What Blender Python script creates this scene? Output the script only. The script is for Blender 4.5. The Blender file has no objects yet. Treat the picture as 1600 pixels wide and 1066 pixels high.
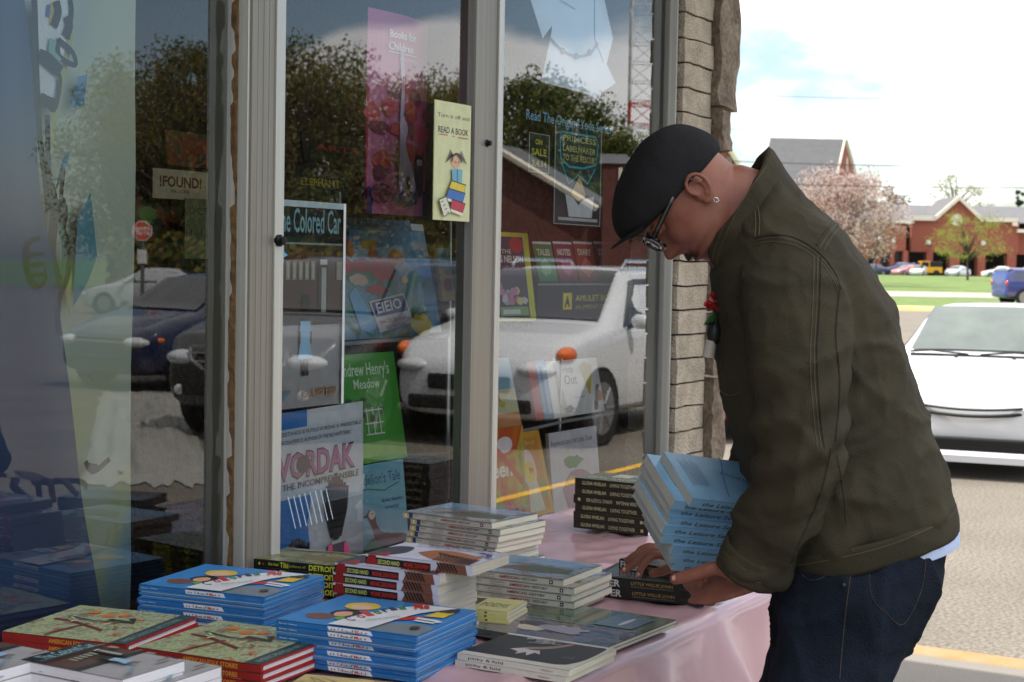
import bpy, math, random
from mathutils import Vector, Matrix, noise
from mathutils.bvhtree import BVHTree
RAD = math.radians
random.seed(11)
S = bpy.context.scene
COL = S.collection
# ------------------------------------------------------------------ camera
CAM = Vector((0.0, -2.25, 1.45)); FP = 2500.0
YAW, PITCH, ROLL = RAD(30.1), RAD(2.70), RAD(1.05)
FWD = Vector((math.cos(YAW)*math.cos(PITCH), math.sin(YAW)*math.cos(PITCH), -math.sin(PITCH)))
_r0 = Vector((math.sin(YAW), -math.cos(YAW), 0)); _u0 = _r0.cross(FWD)
CR = _r0*math.cos(ROLL) + _u0*math.sin(ROLL); CU = _u0*math.cos(ROLL) - _r0*math.sin(ROLL)
HR = _r0.copy(); HF = Vector((math.cos(YAW), math.sin(YAW), 0)); UP = Vector((0, 0, 1))
cam = bpy.data.cameras.new('camera'); cam.lens = 36.0*FP/1600; cam.sensor_width = 36; cam.clip_start = .05; cam.clip_end = 3000
cam.dof.use_dof = True; cam.dof.focus_distance = 3.2; cam.dof.aperture_fstop = 11
camo = bpy.data.objects.new('camera', cam); COL.objects.link(camo)
camo.matrix_world = Matrix(((CR.x, CU.x, -FWD.x, CAM.x), (CR.y, CU.y, -FWD.y, CAM.y), (CR.z, CU.z, -FWD.z, CAM.z), (0, 0, 0, 1)))
S.camera = camo
def ray(px, py): return FWD + CR*((px-800)/FP) + CU*((533-py)/FP)
def at(px, py, Z): return CAM + ray(px, py)*Z
def onz(px, py, z): d = ray(px, py); return CAM + d*((z-CAM.z)/d.z)
def ony(px, py, y): d = ray(px, py); return CAM + d*((y-CAM.y)/d.y)
def mir(p): return Vector((p.x, -p.y, p.z))
# ------------------------------------------------------------------ light and sky
SUN_EL, SUN_AZ = RAD(55), RAD(104)      # azimuth measured from +x towards +y (from behind the shop)
sd = Vector((math.cos(SUN_EL)*math.cos(SUN_AZ), math.cos(SUN_EL)*math.sin(SUN_AZ), math.sin(SUN_EL)))
sl = bpy.data.lights.new('sun', 'SUN'); sl.energy = 3.8; sl.angle = RAD(.6); sl.color = (1, .945, .85)
so = bpy.data.objects.new('sun', sl); COL.objects.link(so); so.rotation_euler = sd.to_track_quat('Z', 'Y').to_euler(); so.location = (0, 0, 30)
W = bpy.data.worlds.new('World'); S.world = W; W.use_nodes = True
nt = W.node_tree; nt.nodes.clear()
def wn(t, **k):
    n = nt.nodes.new(t)
    for a, b in k.items(): setattr(n, a, b)
    return n
wout = wn('ShaderNodeOutputWorld'); bg = wn('ShaderNodeBackground'); bg.inputs[1].default_value = .11
sky = wn('ShaderNodeTexSky', sky_type='NISHITA', sun_disc=False, sun_elevation=SUN_EL, sun_rotation=math.pi/2-SUN_AZ)
sky.air_density = 1.0; sky.dust_density = 1.2; sky.ozone_density = 1.0
tc = wn('ShaderNodeTexCoord'); L = nt.links.new
def wmath(op, a, b=None):
    n = wn('ShaderNodeMath', operation=op)
    for i, v in enumerate((a, b)):
        if v is None: continue
        if isinstance(v, (int, float)): n.inputs[i].default_value = v
        else: L(v, n.inputs[i])
    return n.outputs[0]
# cloud cover: noise on the sky direction, stretched flat towards the horizon
sep = wn('ShaderNodeSeparateXYZ'); L(tc.outputs['Generated'], sep.inputs[0])
mp = wn('ShaderNodeMapping'); mp.inputs['Scale'].default_value = (1, 1, 2.6); mp.inputs['Location'].default_value = (3.1, 1.7, .35); L(tc.outputs['Generated'], mp.inputs[0])
n1 = wn('ShaderNodeTexNoise'); n1.inputs['Scale'].default_value = 4.2; n1.inputs['Detail'].default_value = 9; n1.inputs['Roughness'].default_value = .55; L(mp.outputs[0], n1.inputs[0])
def blob(dirv, rad, amp):      # one cumulus bank round a sky direction
    dv = Vector(dirv).normalized(); vm = wn('ShaderNodeVectorMath', operation='DISTANCE'); L(tc.outputs['Generated'], vm.inputs[0]); vm.inputs[1].default_value = dv
    mr = wn('ShaderNodeMapRange'); mr.inputs[1].default_value = 0; mr.inputs[2].default_value = rad; mr.inputs[3].default_value = amp; mr.inputs[4].default_value = 0; L(vm.outputs['Value'], mr.inputs[0])
    return mr.outputs[0]
acc = wmath('ADD', n1.outputs[0], wmath('MULTIPLY', wmath('MAXIMUM', wmath('SUBTRACT', sep.outputs[2], .24), 0), .9))  # extra unseen cloud overhead, added to whiten the light in the shade
for px, py, r, a in ((640, 125, .10, .50), (700, 110, .08, .4), (480, 110, .07, .45), (560, 140, .08, .35), (850, 130, .10, .45), (970, 190, .08, .4), (1250, 60, .18, .16), (1420, 20, .2, .06), (1500, 200, .12, .12), (1560, 110, .07, .1), (180, 110, .07, .45), (300, -60, .22, -.35), (620, -20, .15, -.5), (480, 20, .09, -.35), (860, -10, .13, -.45), (200, 30, .1, -.3)):
    d = ray(px, py)
    if px < 1100: d = Vector((d.x, -d.y, d.z))
    acc = wmath('ADD', acc, blob(d, r, a))
cr = wn('ShaderNodeMapRange'); cr.inputs[1].default_value = .54; cr.inputs[2].default_value = .72; cr.interpolation_type = 'SMOOTHSTEP'; L(acc, cr.inputs[0])
n2 = wn('ShaderNodeTexNoise'); n2.inputs['Scale'].default_value = 13; n2.inputs['Detail'].default_value = 6; L(mp.outputs[0], n2.inputs[0])
cc = wn('ShaderNodeMix', data_type='RGBA'); L(n2.outputs[0], cc.inputs[0]); cc.inputs[6].default_value = (8.6, 8.6, 8.8, 1); cc.inputs[7].default_value = (13, 12.7, 12.3, 1)
mx = wn('ShaderNodeMix', data_type='RGBA'); L(wmath('MULTIPLY', cr.outputs[0], .93), mx.inputs[0]); L(sky.outputs[0], mx.inputs[6]); L(cc.outputs[2], mx.inputs[7])
L(mx.outputs[2], bg.inputs[0]); L(bg.outputs[0], wout.inputs[0])
S.view_settings.view_transform = 'Standard'; S.view_settings.look = 'None'; S.view_settings.exposure = 1.0; S.view_settings.gamma = 1
S.render.engine = 'CYCLES'; S.cycles.max_bounces = 10; S.cycles.transparent_max_bounces = 24; S.cycles.glossy_bounces = 6
# ------------------------------------------------------------------ helpers
def lin(c): return tuple(((x/255)/12.92 if x/255 <= .04045 else ((x/255+.055)/1.055)**2.4) for x in c)
MATS = {}
def mat(name, col, rough=.6, metal=0, var=.12, scale=8, bump=0, bscale=60, spec=.5, rgb=True, coat=0, stretch=None, col2=None, trans=0):
    if name in MATS: return MATS[name]
    m = bpy.data.materials.new(name); m.use_nodes = True; t = m.node_tree; b = t.nodes['Principled BSDF']
    c = lin(col) if rgb else col
    b.inputs['Roughness'].default_value = rough; b.inputs['Metallic'].default_value = metal
    b.inputs['Specular IOR Level'].default_value = spec; b.inputs['Coat Weight'].default_value = coat
    co = t.nodes.new('ShaderNodeTexCoord'); src = co.outputs['Object']
    if stretch:
        q = t.nodes.new('ShaderNodeMapping'); q.inputs['Scale'].default_value = stretch; t.links.new(src, q.inputs[0]); src = q.outputs[0]
    n = t.nodes.new('ShaderNodeTexNoise'); n.inputs['Scale'].default_value = scale; n.inputs['Detail'].default_value = 6; t.links.new(src, n.inputs[0])
    r = t.nodes.new('ShaderNodeMapRange'); r.inputs[1].default_value = .3; r.inputs[2].default_value = .7; t.links.new(n.outputs[0], r.inputs[0])
    x = t.nodes.new('ShaderNodeMix'); x.data_type = 'RGBA'; t.links.new(r.outputs[0], x.inputs[0])
    c2 = (lin(col2) if rgb else col2) if col2 else tuple(min(1, v*(1+var)) for v in c)
    c1 = c if col2 else tuple(v*(1-var) for v in c)
    x.inputs[6].default_value = (*c1, 1); x.inputs[7].default_value = (*c2, 1); t.links.new(x.outputs[2], b.inputs['Base Color'])
    if trans: b.inputs['Transmission Weight'].default_value = trans
    if bump:
        n3 = t.nodes.new('ShaderNodeTexNoise'); n3.inputs['Scale'].default_value = bscale; n3.inputs['Detail'].default_value = 5; t.links.new(src, n3.inputs[0])
        bu = t.nodes.new('ShaderNodeBump'); bu.inputs['Strength'].default_value = bump; bu.inputs['Distance'].default_value = .01; t.links.new(n3.outputs[0], bu.inputs['Height']); t.links.new(bu.outputs[0], b.inputs['Normal'])
    MATS[name] = m; return m
def ink(c, rough=.42): return mat('print_%d_%d_%d' % tuple(c) + ('' if rough == .42 else '_g'), c, rough, var=.08, scale=30)
class MB:
    def __init__(s): s.v = []; s.f = []; s.m = []; s.mats = []; s.M = None
    def mi(s, m):
        if m not in s.mats: s.mats.append(m)
        return s.mats.index(m)
    def add(s, vs, fs, m, M=None):
        o = len(s.v); T = M if M is not None else s.M
        for p in vs:
            p = Vector(p); s.v.append(T @ p if T is not None else p)
        i = s.mi(m)
        for f in fs: s.f.append([a+o for a in f]); s.m.append(i)
    def box(s, x0, x1, y0, y1, z0, z1, m, M=None):
        s.add([(x, y, z) for z in (z0, z1) for y in (y0, y1) for x in (x0, x1)], [(0, 2, 3, 1), (4, 5, 7, 6), (0, 1, 5, 4), (2, 6, 7, 3), (0, 4, 6, 2), (1, 3, 7, 5)], m, M)
    def tube(s, pts, rad, m, n=8, caps=True, M=None):
        pts = [Vector(p) for p in pts]; rr = rad if isinstance(rad, (list, tuple)) else [rad]*len(pts)
        t0 = (pts[1]-pts[0]).normalized(); a = t0.orthogonal().normalized(); rings = []
        for i, p in enumerate(pts):
            t = (pts[min(i+1, len(pts)-1)]-pts[max(i-1, 0)]).normalized()
            a = (a - t*a.dot(t)).normalized(); b = t.cross(a)
            rings.append([p + (a*math.cos(2*math.pi*k/n) + b*math.sin(2*math.pi*k/n))*rr[i] for k in range(n)])
        s.loft(rings, m, caps, M)
    def loft(s, rings, m, caps=True, M=None, closed=True):
        n = len(rings[0]); vs = [p for r in rings for p in r]; fs = []
        for i in range(len(rings)-1):
            for k in range(n if closed else n-1):
                k2 = (k+1) % n; fs.append((i*n+k, i*n+k2, (i+1)*n+k2, (i+1)*n+k))
        if caps: fs.append(tuple(reversed(range(n)))); fs.append(tuple((len(rings)-1)*n+k for k in range(n)))
        s.add(vs, fs, m, M)
    def ball(s, c, r, m, n=12, M=None):
        r = r if isinstance(r, (list, tuple, Vector)) else (r, r, r); c = Vector(c); rings = []
        for i in range(1, n):
            a = math.pi*i/n; rings.append([c+Vector((r[0]*math.sin(a)*math.cos(2*math.pi*k/(2*n)), r[1]*math.sin(a)*math.sin(2*math.pi*k/(2*n)), -r[2]*math.cos(a))) for k in range(2*n)])
        s.loft(rings, m, True, M)
    def prism(s, pts, y0, y1, m, M=None):     # outline (x, z) given a thickness along y
        n = len(pts); s.add([(p[0], y0, p[1]) for p in pts]+[(p[0], y1, p[1]) for p in pts], [tuple(range(n)), tuple(reversed(range(n, 2*n)))]+[(k, k+n, (k+1) % n+n, (k+1) % n) for k in range(n)], m, M)
    def mesh(s, name, smooth=False, ang=None):
        me = bpy.data.meshes.new(name); me.from_pydata([tuple(v) for v in s.v], [], s.f)
        for m in s.mats: me.materials.append(m)
        me.polygons.foreach_set('material_index', s.m)
        if smooth: me.polygons.foreach_set('use_smooth', [True]*len(s.f))
        me.update()
        if ang: me.set_sharp_from_angle(angle=RAD(ang))
        return me
    def build(s, name, parent=None, smooth=False, ang=None, bevel=0, sub=0):
        o = bpy.data.objects.new(name, s.mesh(name, smooth, ang)); COL.objects.link(o); o.parent = parent
        if bevel:
            b = o.modifiers.new('bevel', 'BEVEL'); b.width = bevel; b.segments = 2; b.limit_method = 'ANGLE'; b.angle_limit = RAD(40)
        if sub: u = o.modifiers.new('sub', 'SUBSURF'); u.levels = sub; u.render_levels = sub
        return o
def tag(o, label=None, cat=None, group=None, kind=None):
    for k, v in (('label', label), ('category', cat), ('group', group), ('kind', kind)):
        if v: o[k] = v
    return o
def thing(name, label, cat, loc=(0, 0, 0), rz=0, group=None, M=None):
    o = bpy.data.objects.new(name, None); COL.objects.link(o); o.empty_display_size = .1
    if M is not None: o.matrix_world = M
    else: o.location = loc; o.rotation_euler = (0, 0, rz)
    return tag(o, label, cat, group)
def link(name, me, parent): o = bpy.data.objects.new(name, me); COL.objects.link(o); o.parent = parent; return o
def copy_tree(o, parent=None):
    c = o.copy(); COL.objects.link(c); c.parent = parent
    for ch in list(o.children): copy_tree(ch, c)
    return c
def frame(origin, X, Y, Z): return Matrix(((X.x, Y.x, Z.x, origin.x), (X.y, Y.y, Z.y, origin.y), (X.z, Y.z, Z.z, origin.z), (0, 0, 0, 1)))
def baked(me, mods):      # mesh after modifiers
    o = bpy.data.objects.new('tmp', me); COL.objects.link(o)
    for ty, kw in mods:
        m = o.modifiers.new(ty, ty)
        for k, v in kw.items(): setattr(m, k, v)
    dg = bpy.context.evaluated_depsgraph_get(); dg.update()
    r = bpy.data.meshes.new_from_object(o.evaluated_get(dg)); bpy.data.objects.remove(o); return r
_tx = {}
def text_geo(s, bold=0):
    if (s, bold) in _tx: return _tx[(s, bold)]
    cu = bpy.data.curves.new('t', 'FONT'); cu.body = s; cu.size = 1; cu.resolution_u = 2; cu.offset = bold
    o = bpy.data.objects.new('t', cu); COL.objects.link(o)
    dg = bpy.context.evaluated_depsgraph_get(); dg.update(); me = bpy.data.meshes.new_from_object(o.evaluated_get(dg))
    v = [tuple(x.co) for x in me.vertices]; f = [tuple(p.vertices) for p in me.polygons]
    bpy.data.objects.remove(o); bpy.data.curves.remove(cu); bpy.data.meshes.remove(me)
    x0 = min(a[0] for a in v); x1 = max(a[0] for a in v); z1 = .73
    _tx[(s, bold)] = ([((a[0]-x0)/(x1-x0), a[1]/z1) for a in v], f); return _tx[(s, bold)]
class Art(MB):
    """flat printing on a sheet: (u, v) in sheet units, each layer a little above the one below"""
    def __init__(s, Wd, Hd, mode='wall', base=.0006, step=.00022, z0=0):
        super().__init__(); s.W, s.H, s.mode, s.lay, s.step, s.z0 = Wd, Hd, mode, base, step, z0
    def P(s, u, v, l):
        x, y = u*s.W, v*s.H
        if s.mode == 'wall': return (x, -l, y)
        if s.mode == 'top': return (x, y, s.z0+l)
        return (x, -l, s.z0+y)
    def poly(s, pts, c):
        s.lay += s.step; m = ink(c) if isinstance(c, tuple) else c
        s.add([s.P(u, v, s.lay) for u, v in pts], [tuple(range(len(pts)))], m)
    def rect(s, u0, v0, u1, v1, c): s.poly([(u0, v0), (u1, v0), (u1, v1), (u0, v1)], c)
    def disc(s, u, v, ru, rv, c, n=20, wob=0):
        s.poly([(u+ru*(1+wob*random.uniform(-1, 1))*math.cos(2*math.pi*k/n), v+rv*(1+wob*random.uniform(-1, 1))*math.sin(2*math.pi*k/n)) for k in range(n)], c)
    def stroke(s, pts, w, c, close=False):
        s.lay += s.step; m = ink(c) if isinstance(c, tuple) else c
        if close: pts = list(pts)+[pts[0]]
        P = [Vector((u*s.W, v*s.H)) for u, v in pts]; Lf, Rt = [], []
        for i, p in enumerate(P):
            t = (P[min(i+1, len(P)-1)]-P[max(i-1, 0)]); t = t.normalized() if t.length else Vector((1, 0)); n = Vector((-t.y, t.x))*w/2
            Lf.append(p+n); Rt.append(p-n)
        vs = [s.P(q.x/s.W, q.y/s.H, s.lay) for q in Lf+Rt]; n = len(P)
        s.add(vs, [(i+n, i+1+n, i+1, i) for i in range(n-1)], m)
    def text(s, str_, u0, v0, u1, v1, c, rot=0, bold=0, shear=0):   # fills the box (u0,v0)-(u1,v1), turned about its lower-left corner
        s.lay += s.step; m = ink(c) if isinstance(c, tuple) else c
        vs, fs = text_geo(str_, bold); w = (u1-u0)*s.W; h = (v1-v0)*s.H; ca, sa = math.cos(rot), math.sin(rot); out = []
        for a, b in vs:
            x = a*w+b*h*shear; y = b*h; out.append(s.P(u0+(x*ca-y*sa)/s.W, v0+(x*sa+y*ca)/s.H, s.lay))
        s.add(out, fs, m)
def mix_noise(name, cols, scale=20, rough=.4, stretch=(1, 1, 1), detail=4, dist=1.5):   # patchy printed artwork of several inks
    if name in MATS: return MATS[name]
    m = bpy.data.materials.new(name); m.use_nodes = True; t = m.node_tree; b = t.nodes['Principled BSDF']; b.inputs['Roughness'].default_value = rough
    co = t.nodes.new('ShaderNodeTexCoord'); q = t.nodes.new('ShaderNodeMapping'); q.inputs['Scale'].default_value = stretch; t.links.new(co.outputs['Object'], q.inputs[0])
    n = t.nodes.new('ShaderNodeTexNoise'); n.inputs['Scale'].default_value = scale; n.inputs['Detail'].default_value = detail; n.inputs['Distortion'].default_value = dist; t.links.new(q.outputs[0], n.inputs[0])
    r = t.nodes.new('ShaderNodeValToRGB'); t.links.new(n.outputs[0], r.inputs[0]); e = r.color_ramp.elements
    k = len(cols)
    while len(e) < k: e.new(.5)
    for i, c in enumerate(cols): e[i].position = .28+.44*i/(k-1); e[i].color = (*lin(c), 1)
    t.links.new(r.outputs[0], b.inputs['Base Color']); MATS[name] = m; return m
def pick(a, t):     # piecewise-linear table lookup [(t, v...)]
    if t <= a[0][0]: return a[0][1:]
    for p, q in zip(a, a[1:]):
        if t <= q[0]:
            k = (t-p[0])/(q[0]-p[0]); return [x+(y-x)*k for x, y in zip(p[1:], q[1:])]
    return a[-1][1:]
def smooth_path(pts, n=6):   # Catmull-Rom through tuples
    P = [pts[0]]+list(pts)+[pts[-1]]; out = []
    for i in range(1, len(P)-2):
        for k in range(n):
            t = k/n; out.append(tuple(.5*((2*b)+(-a+c)*t+(2*a-5*b+4*c-d)*t*t+(-a+3*b-3*c+d)*t**3) for a, b, c, d in zip(P[i-1], P[i], P[i+1], P[i+2])))
    out.append(tuple(pts[-1])); return out
# ------------------------------------------------------------------ ground
def sheet(name, pts, m, parent=None):
    b = MB(); b.add(pts, [tuple(range(len(pts)))], m); o = b.build(name, parent); return tag(o, kind='structure')
M_conc = mat('concrete', (122, 117, 110), .9, var=.10, scale=3, bump=.3, bscale=180)
M_asph = mat('sunbleached asphalt', (102, 95, 86), .92, var=.2, scale=.9, bump=.6, bscale=90, col2=(117, 110, 100))
def speckle(m, s=220, amt=.5):      # aggregate grains in asphalt or stone
    t = m.node_tree; b = t.nodes['Principled BSDF']; lk = b.inputs['Base Color'].links[0]; src = lk.from_socket
    co = t.nodes.new('ShaderNodeTexCoord'); v = t.nodes.new('ShaderNodeTexNoise'); v.inputs['Scale'].default_value = s; v.inputs['Detail'].default_value = 2; t.links.new(co.outputs['Object'], v.inputs[0])
    r = t.nodes.new('ShaderNodeMapRange'); r.inputs[1].default_value = .35; r.inputs[2].default_value = .65; r.inputs[3].default_value = 1-amt; r.inputs[4].default_value = 1+amt*.6; t.links.new(v.outputs[0], r.inputs[0])
    x = t.nodes.new('ShaderNodeVectorMath'); x.operation = 'SCALE'; t.links.new(src, x.inputs[0]); t.links.new(r.outputs[0], x.inputs['Scale']); t.links.new(x.outputs[0], b.inputs['Base Color'])
speckle(M_asph, 45, .4); speckle(M_conc, 160, .15)
M_grass = mat('lawn', (78, 100, 42), .95, var=.35, scale=.6, bump=.8, bscale=30, col2=(100, 120, 56)); speckle(M_grass, 9, .35)
M_kerb = mat('worn yellow kerb paint', (164, 112, 50), .85, var=.3, scale=6, bump=.3, col2=(150, 128, 96))
LOTZ = -.2
sheet('ground', [(-900, -900, -.42), (900, -900, -.42), (900, 900, -.42), (-900, 900, -.42)], M_grass)
def cf(X, Z, z): p = HR*X + HF*Z + Vector((0, -2.25, 0)); return (p.x, p.y, z)
# parking lot: a broad sheet round the shop
circ = []
for k in range(48):
    a = 2*math.pi*k/48; d = Vector((math.cos(a), math.sin(a), 0)); r = 62
    c = d.dot(HF)
    if c > .05: r = min(90, 70/c)
    circ.append((d.x*r, d.y*r-2.25, LOTZ))
sheet('parking_lot', circ, M_asph)
b = MB()
b.box(-9, 6.0, -3.4, -.03, -.19, 0, M_conc); b.box(5.55, 6.0, -.03, 14, -.19, 0, M_conc)
tag(b.build('pavement'), kind='structure')
b = MB(); b.box(6.0, 6.16, -3.56, 14, -.2, .002, M_kerb); b.box(-9, 6.0, -3.56, -3.4, -.2, .002, M_kerb); tag(b.build('kerb', bevel=.012), kind='structure')
M_yel = mat('yellow road paint', (225, 175, 60), .8, var=.2, scale=9)
# grass strip, road and the rising lawn beyond the lot
zc = at(1450, 431, 190).z
def strip(name, prof, m, x0=-45, kx=.46):
    b = MB(); vs, fs = [], []
    for i, (Z, z) in enumerate(prof): vs += [cf(x0, Z, z), cf(kx*Z, Z, z)]
    for i in range(len(prof)-1): fs.append((2*i, 2*i+1, 2*i+3, 2*i+2))
    b.add(vs, fs, m); return tag(b.build(name), kind='structure')
strip('far_kerb', [(69.5, LOTZ), (69.6, -.04), (71.5, -.03), (71.6, -.2)], mat('dry verge', (205, 180, 110), .95, var=.3, scale=2, col2=(190, 176, 140)))
strip('grass_verge', [(71.4, -.12), (86, -.06), (100, -.05)], M_grass)
strip('road', [(99.8, -.03), (117, .1)], mat('road asphalt', (150, 142, 132), .9, scale=.4))
strip('grass_bank', [(116.8, .08), (117.3, .2), (150, .6), (180, zc-.15), (190, zc), (196, zc-.05)], M_grass)
strip('far_parking_lot', [(195, zc-.03), (260, zc)], mat('far asphalt', (150, 145, 138), .9, scale=.3))
tag(strip('far_land', [(255, zc-.1), (900, zc-.1)], M_grass), kind='structure')
# ------------------------------------------------------------------ the shop
def sx(px, y=0, py=418): return ony(px, py, y).x
shop = thing('bookshop', 'brick bookshop front with aluminium framed display windows and a split stone corner', 'building', (2, 0, 0))
INV = Matrix.Translation((-2, 0, 0))
def sb(mbx, name, **k): mbx.M = None; mbx.v = [INV @ v for v in mbx.v]; return mbx.build(name, shop, **k)
def alu(name, c, r=.38):
    m = mat(name, c, r, metal=(.1 if 'return' in name else .45), var=.13, scale=3, stretch=(34, 34, .35), bump=.06, bscale=12); return m
M_alu = alu('weathered aluminium', (148, 141, 130)); M_alul = alu('lit aluminium edge', (205, 202, 194), .34); M_alud = alu('dull aluminium return', (138, 136, 131), .55)  # edge colour lightened to stand in for light caught on a bevel
M_dark = mat('interior darkness paint', (34, 32, 28), .8); M_caulk = mat('brown old caulk', (120, 92, 60), .8, var=.4, scale=40, bump=1, bscale=60)
ZB, ZT = .60, 3.0
gA, gA2 = sx(361), sx(441, -.05); gB, gB2 = sx(725), sx(779, -.05); gC, gC2 = sx(1031), sx(1046, -.03)
fr = MB()
def jamb(g, pxs, pxe, dep, lip0, m_ret=M_alud):    # return facing the camera, face, raised lip
    x1 = sx(pxs, -dep); x2 = sx(lip0, -dep); x3 = sx(pxe, -dep)
    fr.box(g, g+.006, -dep+.004, .004, ZB, ZT, m_ret); fr.box(g+.001, x2, -dep, .03, ZB, ZT, M_alu); fr.box(x2+.0005, x3, -dep-.006, .03, ZB, ZT, M_alul)
jamb(gB, 738, 779, .026, 771)
# wide post: dull frame, caulked gap, second frame standing proud
xa = sx(371, -.022); fr.box(gA, gA+.006, -.022, .004, ZB, ZT, M_alud)
xb = sx(381, -.05); x4 = sx(391, -.062); x5 = sx(426, -.062); x6 = sx(440, -.062)
fr.box(xb, x4, -.056, .05, ZB, ZT, M_alul); fr.box(x4+.0004, x5, -.062, .05, ZB, ZT, M_alu); fr.box(x5+.0004, x6, -.067, .05, ZB, ZT, M_alul)
for k in range(3): xx = x4+(x5-x4)*(.25+.25*k); fr.box(xx-.0012, xx+.0012, -.0632, -.061, ZB, ZT, M_alud)
xc = max(gC+.004, sx(1037, -.016)); fr.box(gC, xc, -.016, .004, ZB, ZT, M_alud); fr.box(xc+.0004, gC2, -.042, .05, ZB, ZT, M_alul)
for px_, py_ in ((358, 463), (360, 190), (360, 640)): fr.ball(Vector((gA-.001, -.011, ony(px_, py_, 0).z)), (.003, .004, .004), M_alu, 6)
fr.box(-5, gC2, -.03, .05, ZB-.06, ZB, M_alu); fr.box(-5, gC2, -.03, .05, ZT, ZT+.08, M_alu)
frame_o = sb(fr, 'window_frame', bevel=.0025)
ck = MB(); ring = []
for i in range(90):
    z = ZB+(ZT-ZB)*i/89; w = random.uniform(-.004, .004); ring.append([Vector((gA+.0062, 0, z)), Vector((gA+.0065+abs(w), -.020-abs(w), z)), Vector((xb-.003+w*.6, -.030, z)), Vector((xb+.002, 0, z))])
ck.loft(ring, M_caulk); sb(ck, 'caulk_joint')
lk = MB(); M_blk = mat('black metal', (22, 22, 24), .35, metal=.6)
def lock(px, py, dep, r):
    p = ony(px, py, -dep); R = Matrix.Translation(p) @ Matrix.Rotation(RAD(90), 4, 'X')
    lk.loft([[R @ Vector((rr*math.cos(2*math.pi*k/20), rr*math.sin(2*math.pi*k/20), z)) for k in range(20)] for rr, z in ((r, -.002), (r, .006), (r*.72, .009), (r*.72, .016), (r*.3, .017))], M_blk)
lock(435, 376, .067, .013); sb(lk, 'door_lock', smooth=True, ang=40); lk = MB(); lock(759, 224, .022, .010); sb(lk, 'lock_hole', smooth=True, ang=40)
M_glass = bpy.data.materials.new('window glass'); M_glass.use_nodes = True; t = M_glass.node_tree; t.nodes.clear()
o_ = t.nodes.new('ShaderNodeOutputMaterial'); ms = t.nodes.new('ShaderNodeMixShader'); tr = t.nodes.new('ShaderNodeBsdfTransparent'); gl = t.nodes.new('ShaderNodeBsdfGlossy'); fz = t.nodes.new('ShaderNodeFresnel')
gl.inputs['Roughness'].default_value = 0; fz.inputs['IOR'].default_value = 1.5; tr.inputs[0].default_value = (.93, .95, .94, 1); gl.inputs[0].default_value = (1, 1, 1, 1)
mm = t.nodes.new('ShaderNodeMath'); mm.operation = 'MULTIPLY_ADD'; mm.use_clamp = True; mm.inputs[1].default_value = 1.95; mm.inputs[2].default_value = 0
t.links.new(fz.outputs[0], mm.inputs[0]); t.links.new(mm.outputs[0], ms.inputs[0]); t.links.new(tr.outputs[0], ms.inputs[1]); t.links.new(gl.outputs[0], ms.inputs[2]); t.links.new(ms.outputs[0], o_.inputs[0])
for x0, x1 in ((-5, gA), (gA2, gB), (gB2, gC)):
    g = MB(); g.add([(x0, 0, ZB), (x1, 0, ZB), (x1, 0, ZT), (x0, 0, ZT)], [(0, 1, 2, 3)], M_glass); sb(g, 'window_pane')
bl = MB(); bl.box(-5, gC2, -.02, .06, -.05, ZB-.06, mat('painted bulkhead', (110, 105, 98), .8)); sb(bl, 'bulkhead')
# brick pier and split stone corner
M_brk = mat('split face brick', (164, 152, 134), .95, var=.2, scale=14, bump=1.0, bscale=120, col2=(198, 182, 164)); speckle(M_brk, 260, .25)
M_mort = mat('raked mortar', (74, 66, 56), .95); M_stone = mat('rough split stone', (148, 134, 116), .95, var=.3, scale=9, bump=1.0, bscale=50, col2=(104, 88, 74)); speckle(M_stone, 60, .3)
def rough_block(mb, x0, x1, y0, y1, z0, z1, m, amp, nx=5, nz=3, ny=3):
    def jit(p, a): v = noise.noise_vector(Vector(p)*9)+noise.noise_vector(Vector(p)*31)*.5; return Vector(p)+v*a
    o = Vector((random.random()*9, 0, 0))
    def grid(fn, nu, nv):
        vs = [fn(i/nu, j/nv) for j in range(nv+1) for i in range(nu+1)]; w = nu+1
        mb.add(vs, [(j*w+i, j*w+i+1, (j+1)*w+i+1, (j+1)*w+i) for j in range(nv) for i in range(nu)], m)
    q = lambda x, y, z: jit((x, y, z), amp)
    grid(lambda u, v: q(x0+(x1-x0)*u, y0, z0+(z1-z0)*v), nx, nz); grid(lambda u, v: q(x0, y1+(y0-y1)*u, z0+(z1-z0)*v), ny, nz)
    grid(lambda u, v: q(x1, y0+(y1-y0)*u, z0+(z1-z0)*v), ny, nz); grid(lambda u, v: q(x0+(x1-x0)*u, y0+(y1-y0)*v, z1), nx, ny); grid(lambda u, v: q(x0+(x1-x0)*u, y1+(y0-y1)*v, z0), nx, ny)
bx0 = gC2+.012; bx1 = sx(1104, -.055)
br = MB(); z = 0
while z < 3.3:
    s = random.uniform(-.004, .004); rough_block(br, bx0+s, bx1+random.uniform(-.006, .004), -.058+random.uniform(-.004, .004), .12, z+.003, z+.0785, M_brk, .0055, 6, 3, 4); z += .082
br.box(bx0+.012, bx1-.01, -.04, .12, 0, 3.3, M_mort)
sb(br, 'brick_pier', smooth=False)
st = MB(); z = 0; k = 0
for h, wd in ((.42, .085), (.36, .07), (.3, .095), (.22, .06), (.34, .10), (.2, .12), (.16, .06), (.5, .14), (.44, .15), (.4, .13)):
    wd2 = wd+random.uniform(-.01, .02); rough_block(st, bx1+.004, bx1+.012+wd2, -.085+random.uniform(-.03, .01), .35, z+.008, z+h-.006, M_stone, .016, 6, 9, 6); z += h
st.box(bx1+.004, bx1+.05, -.03, .35, 0, 3.3, M_mort); sb(st, 'stone_corner', smooth=True, ang=35)
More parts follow.
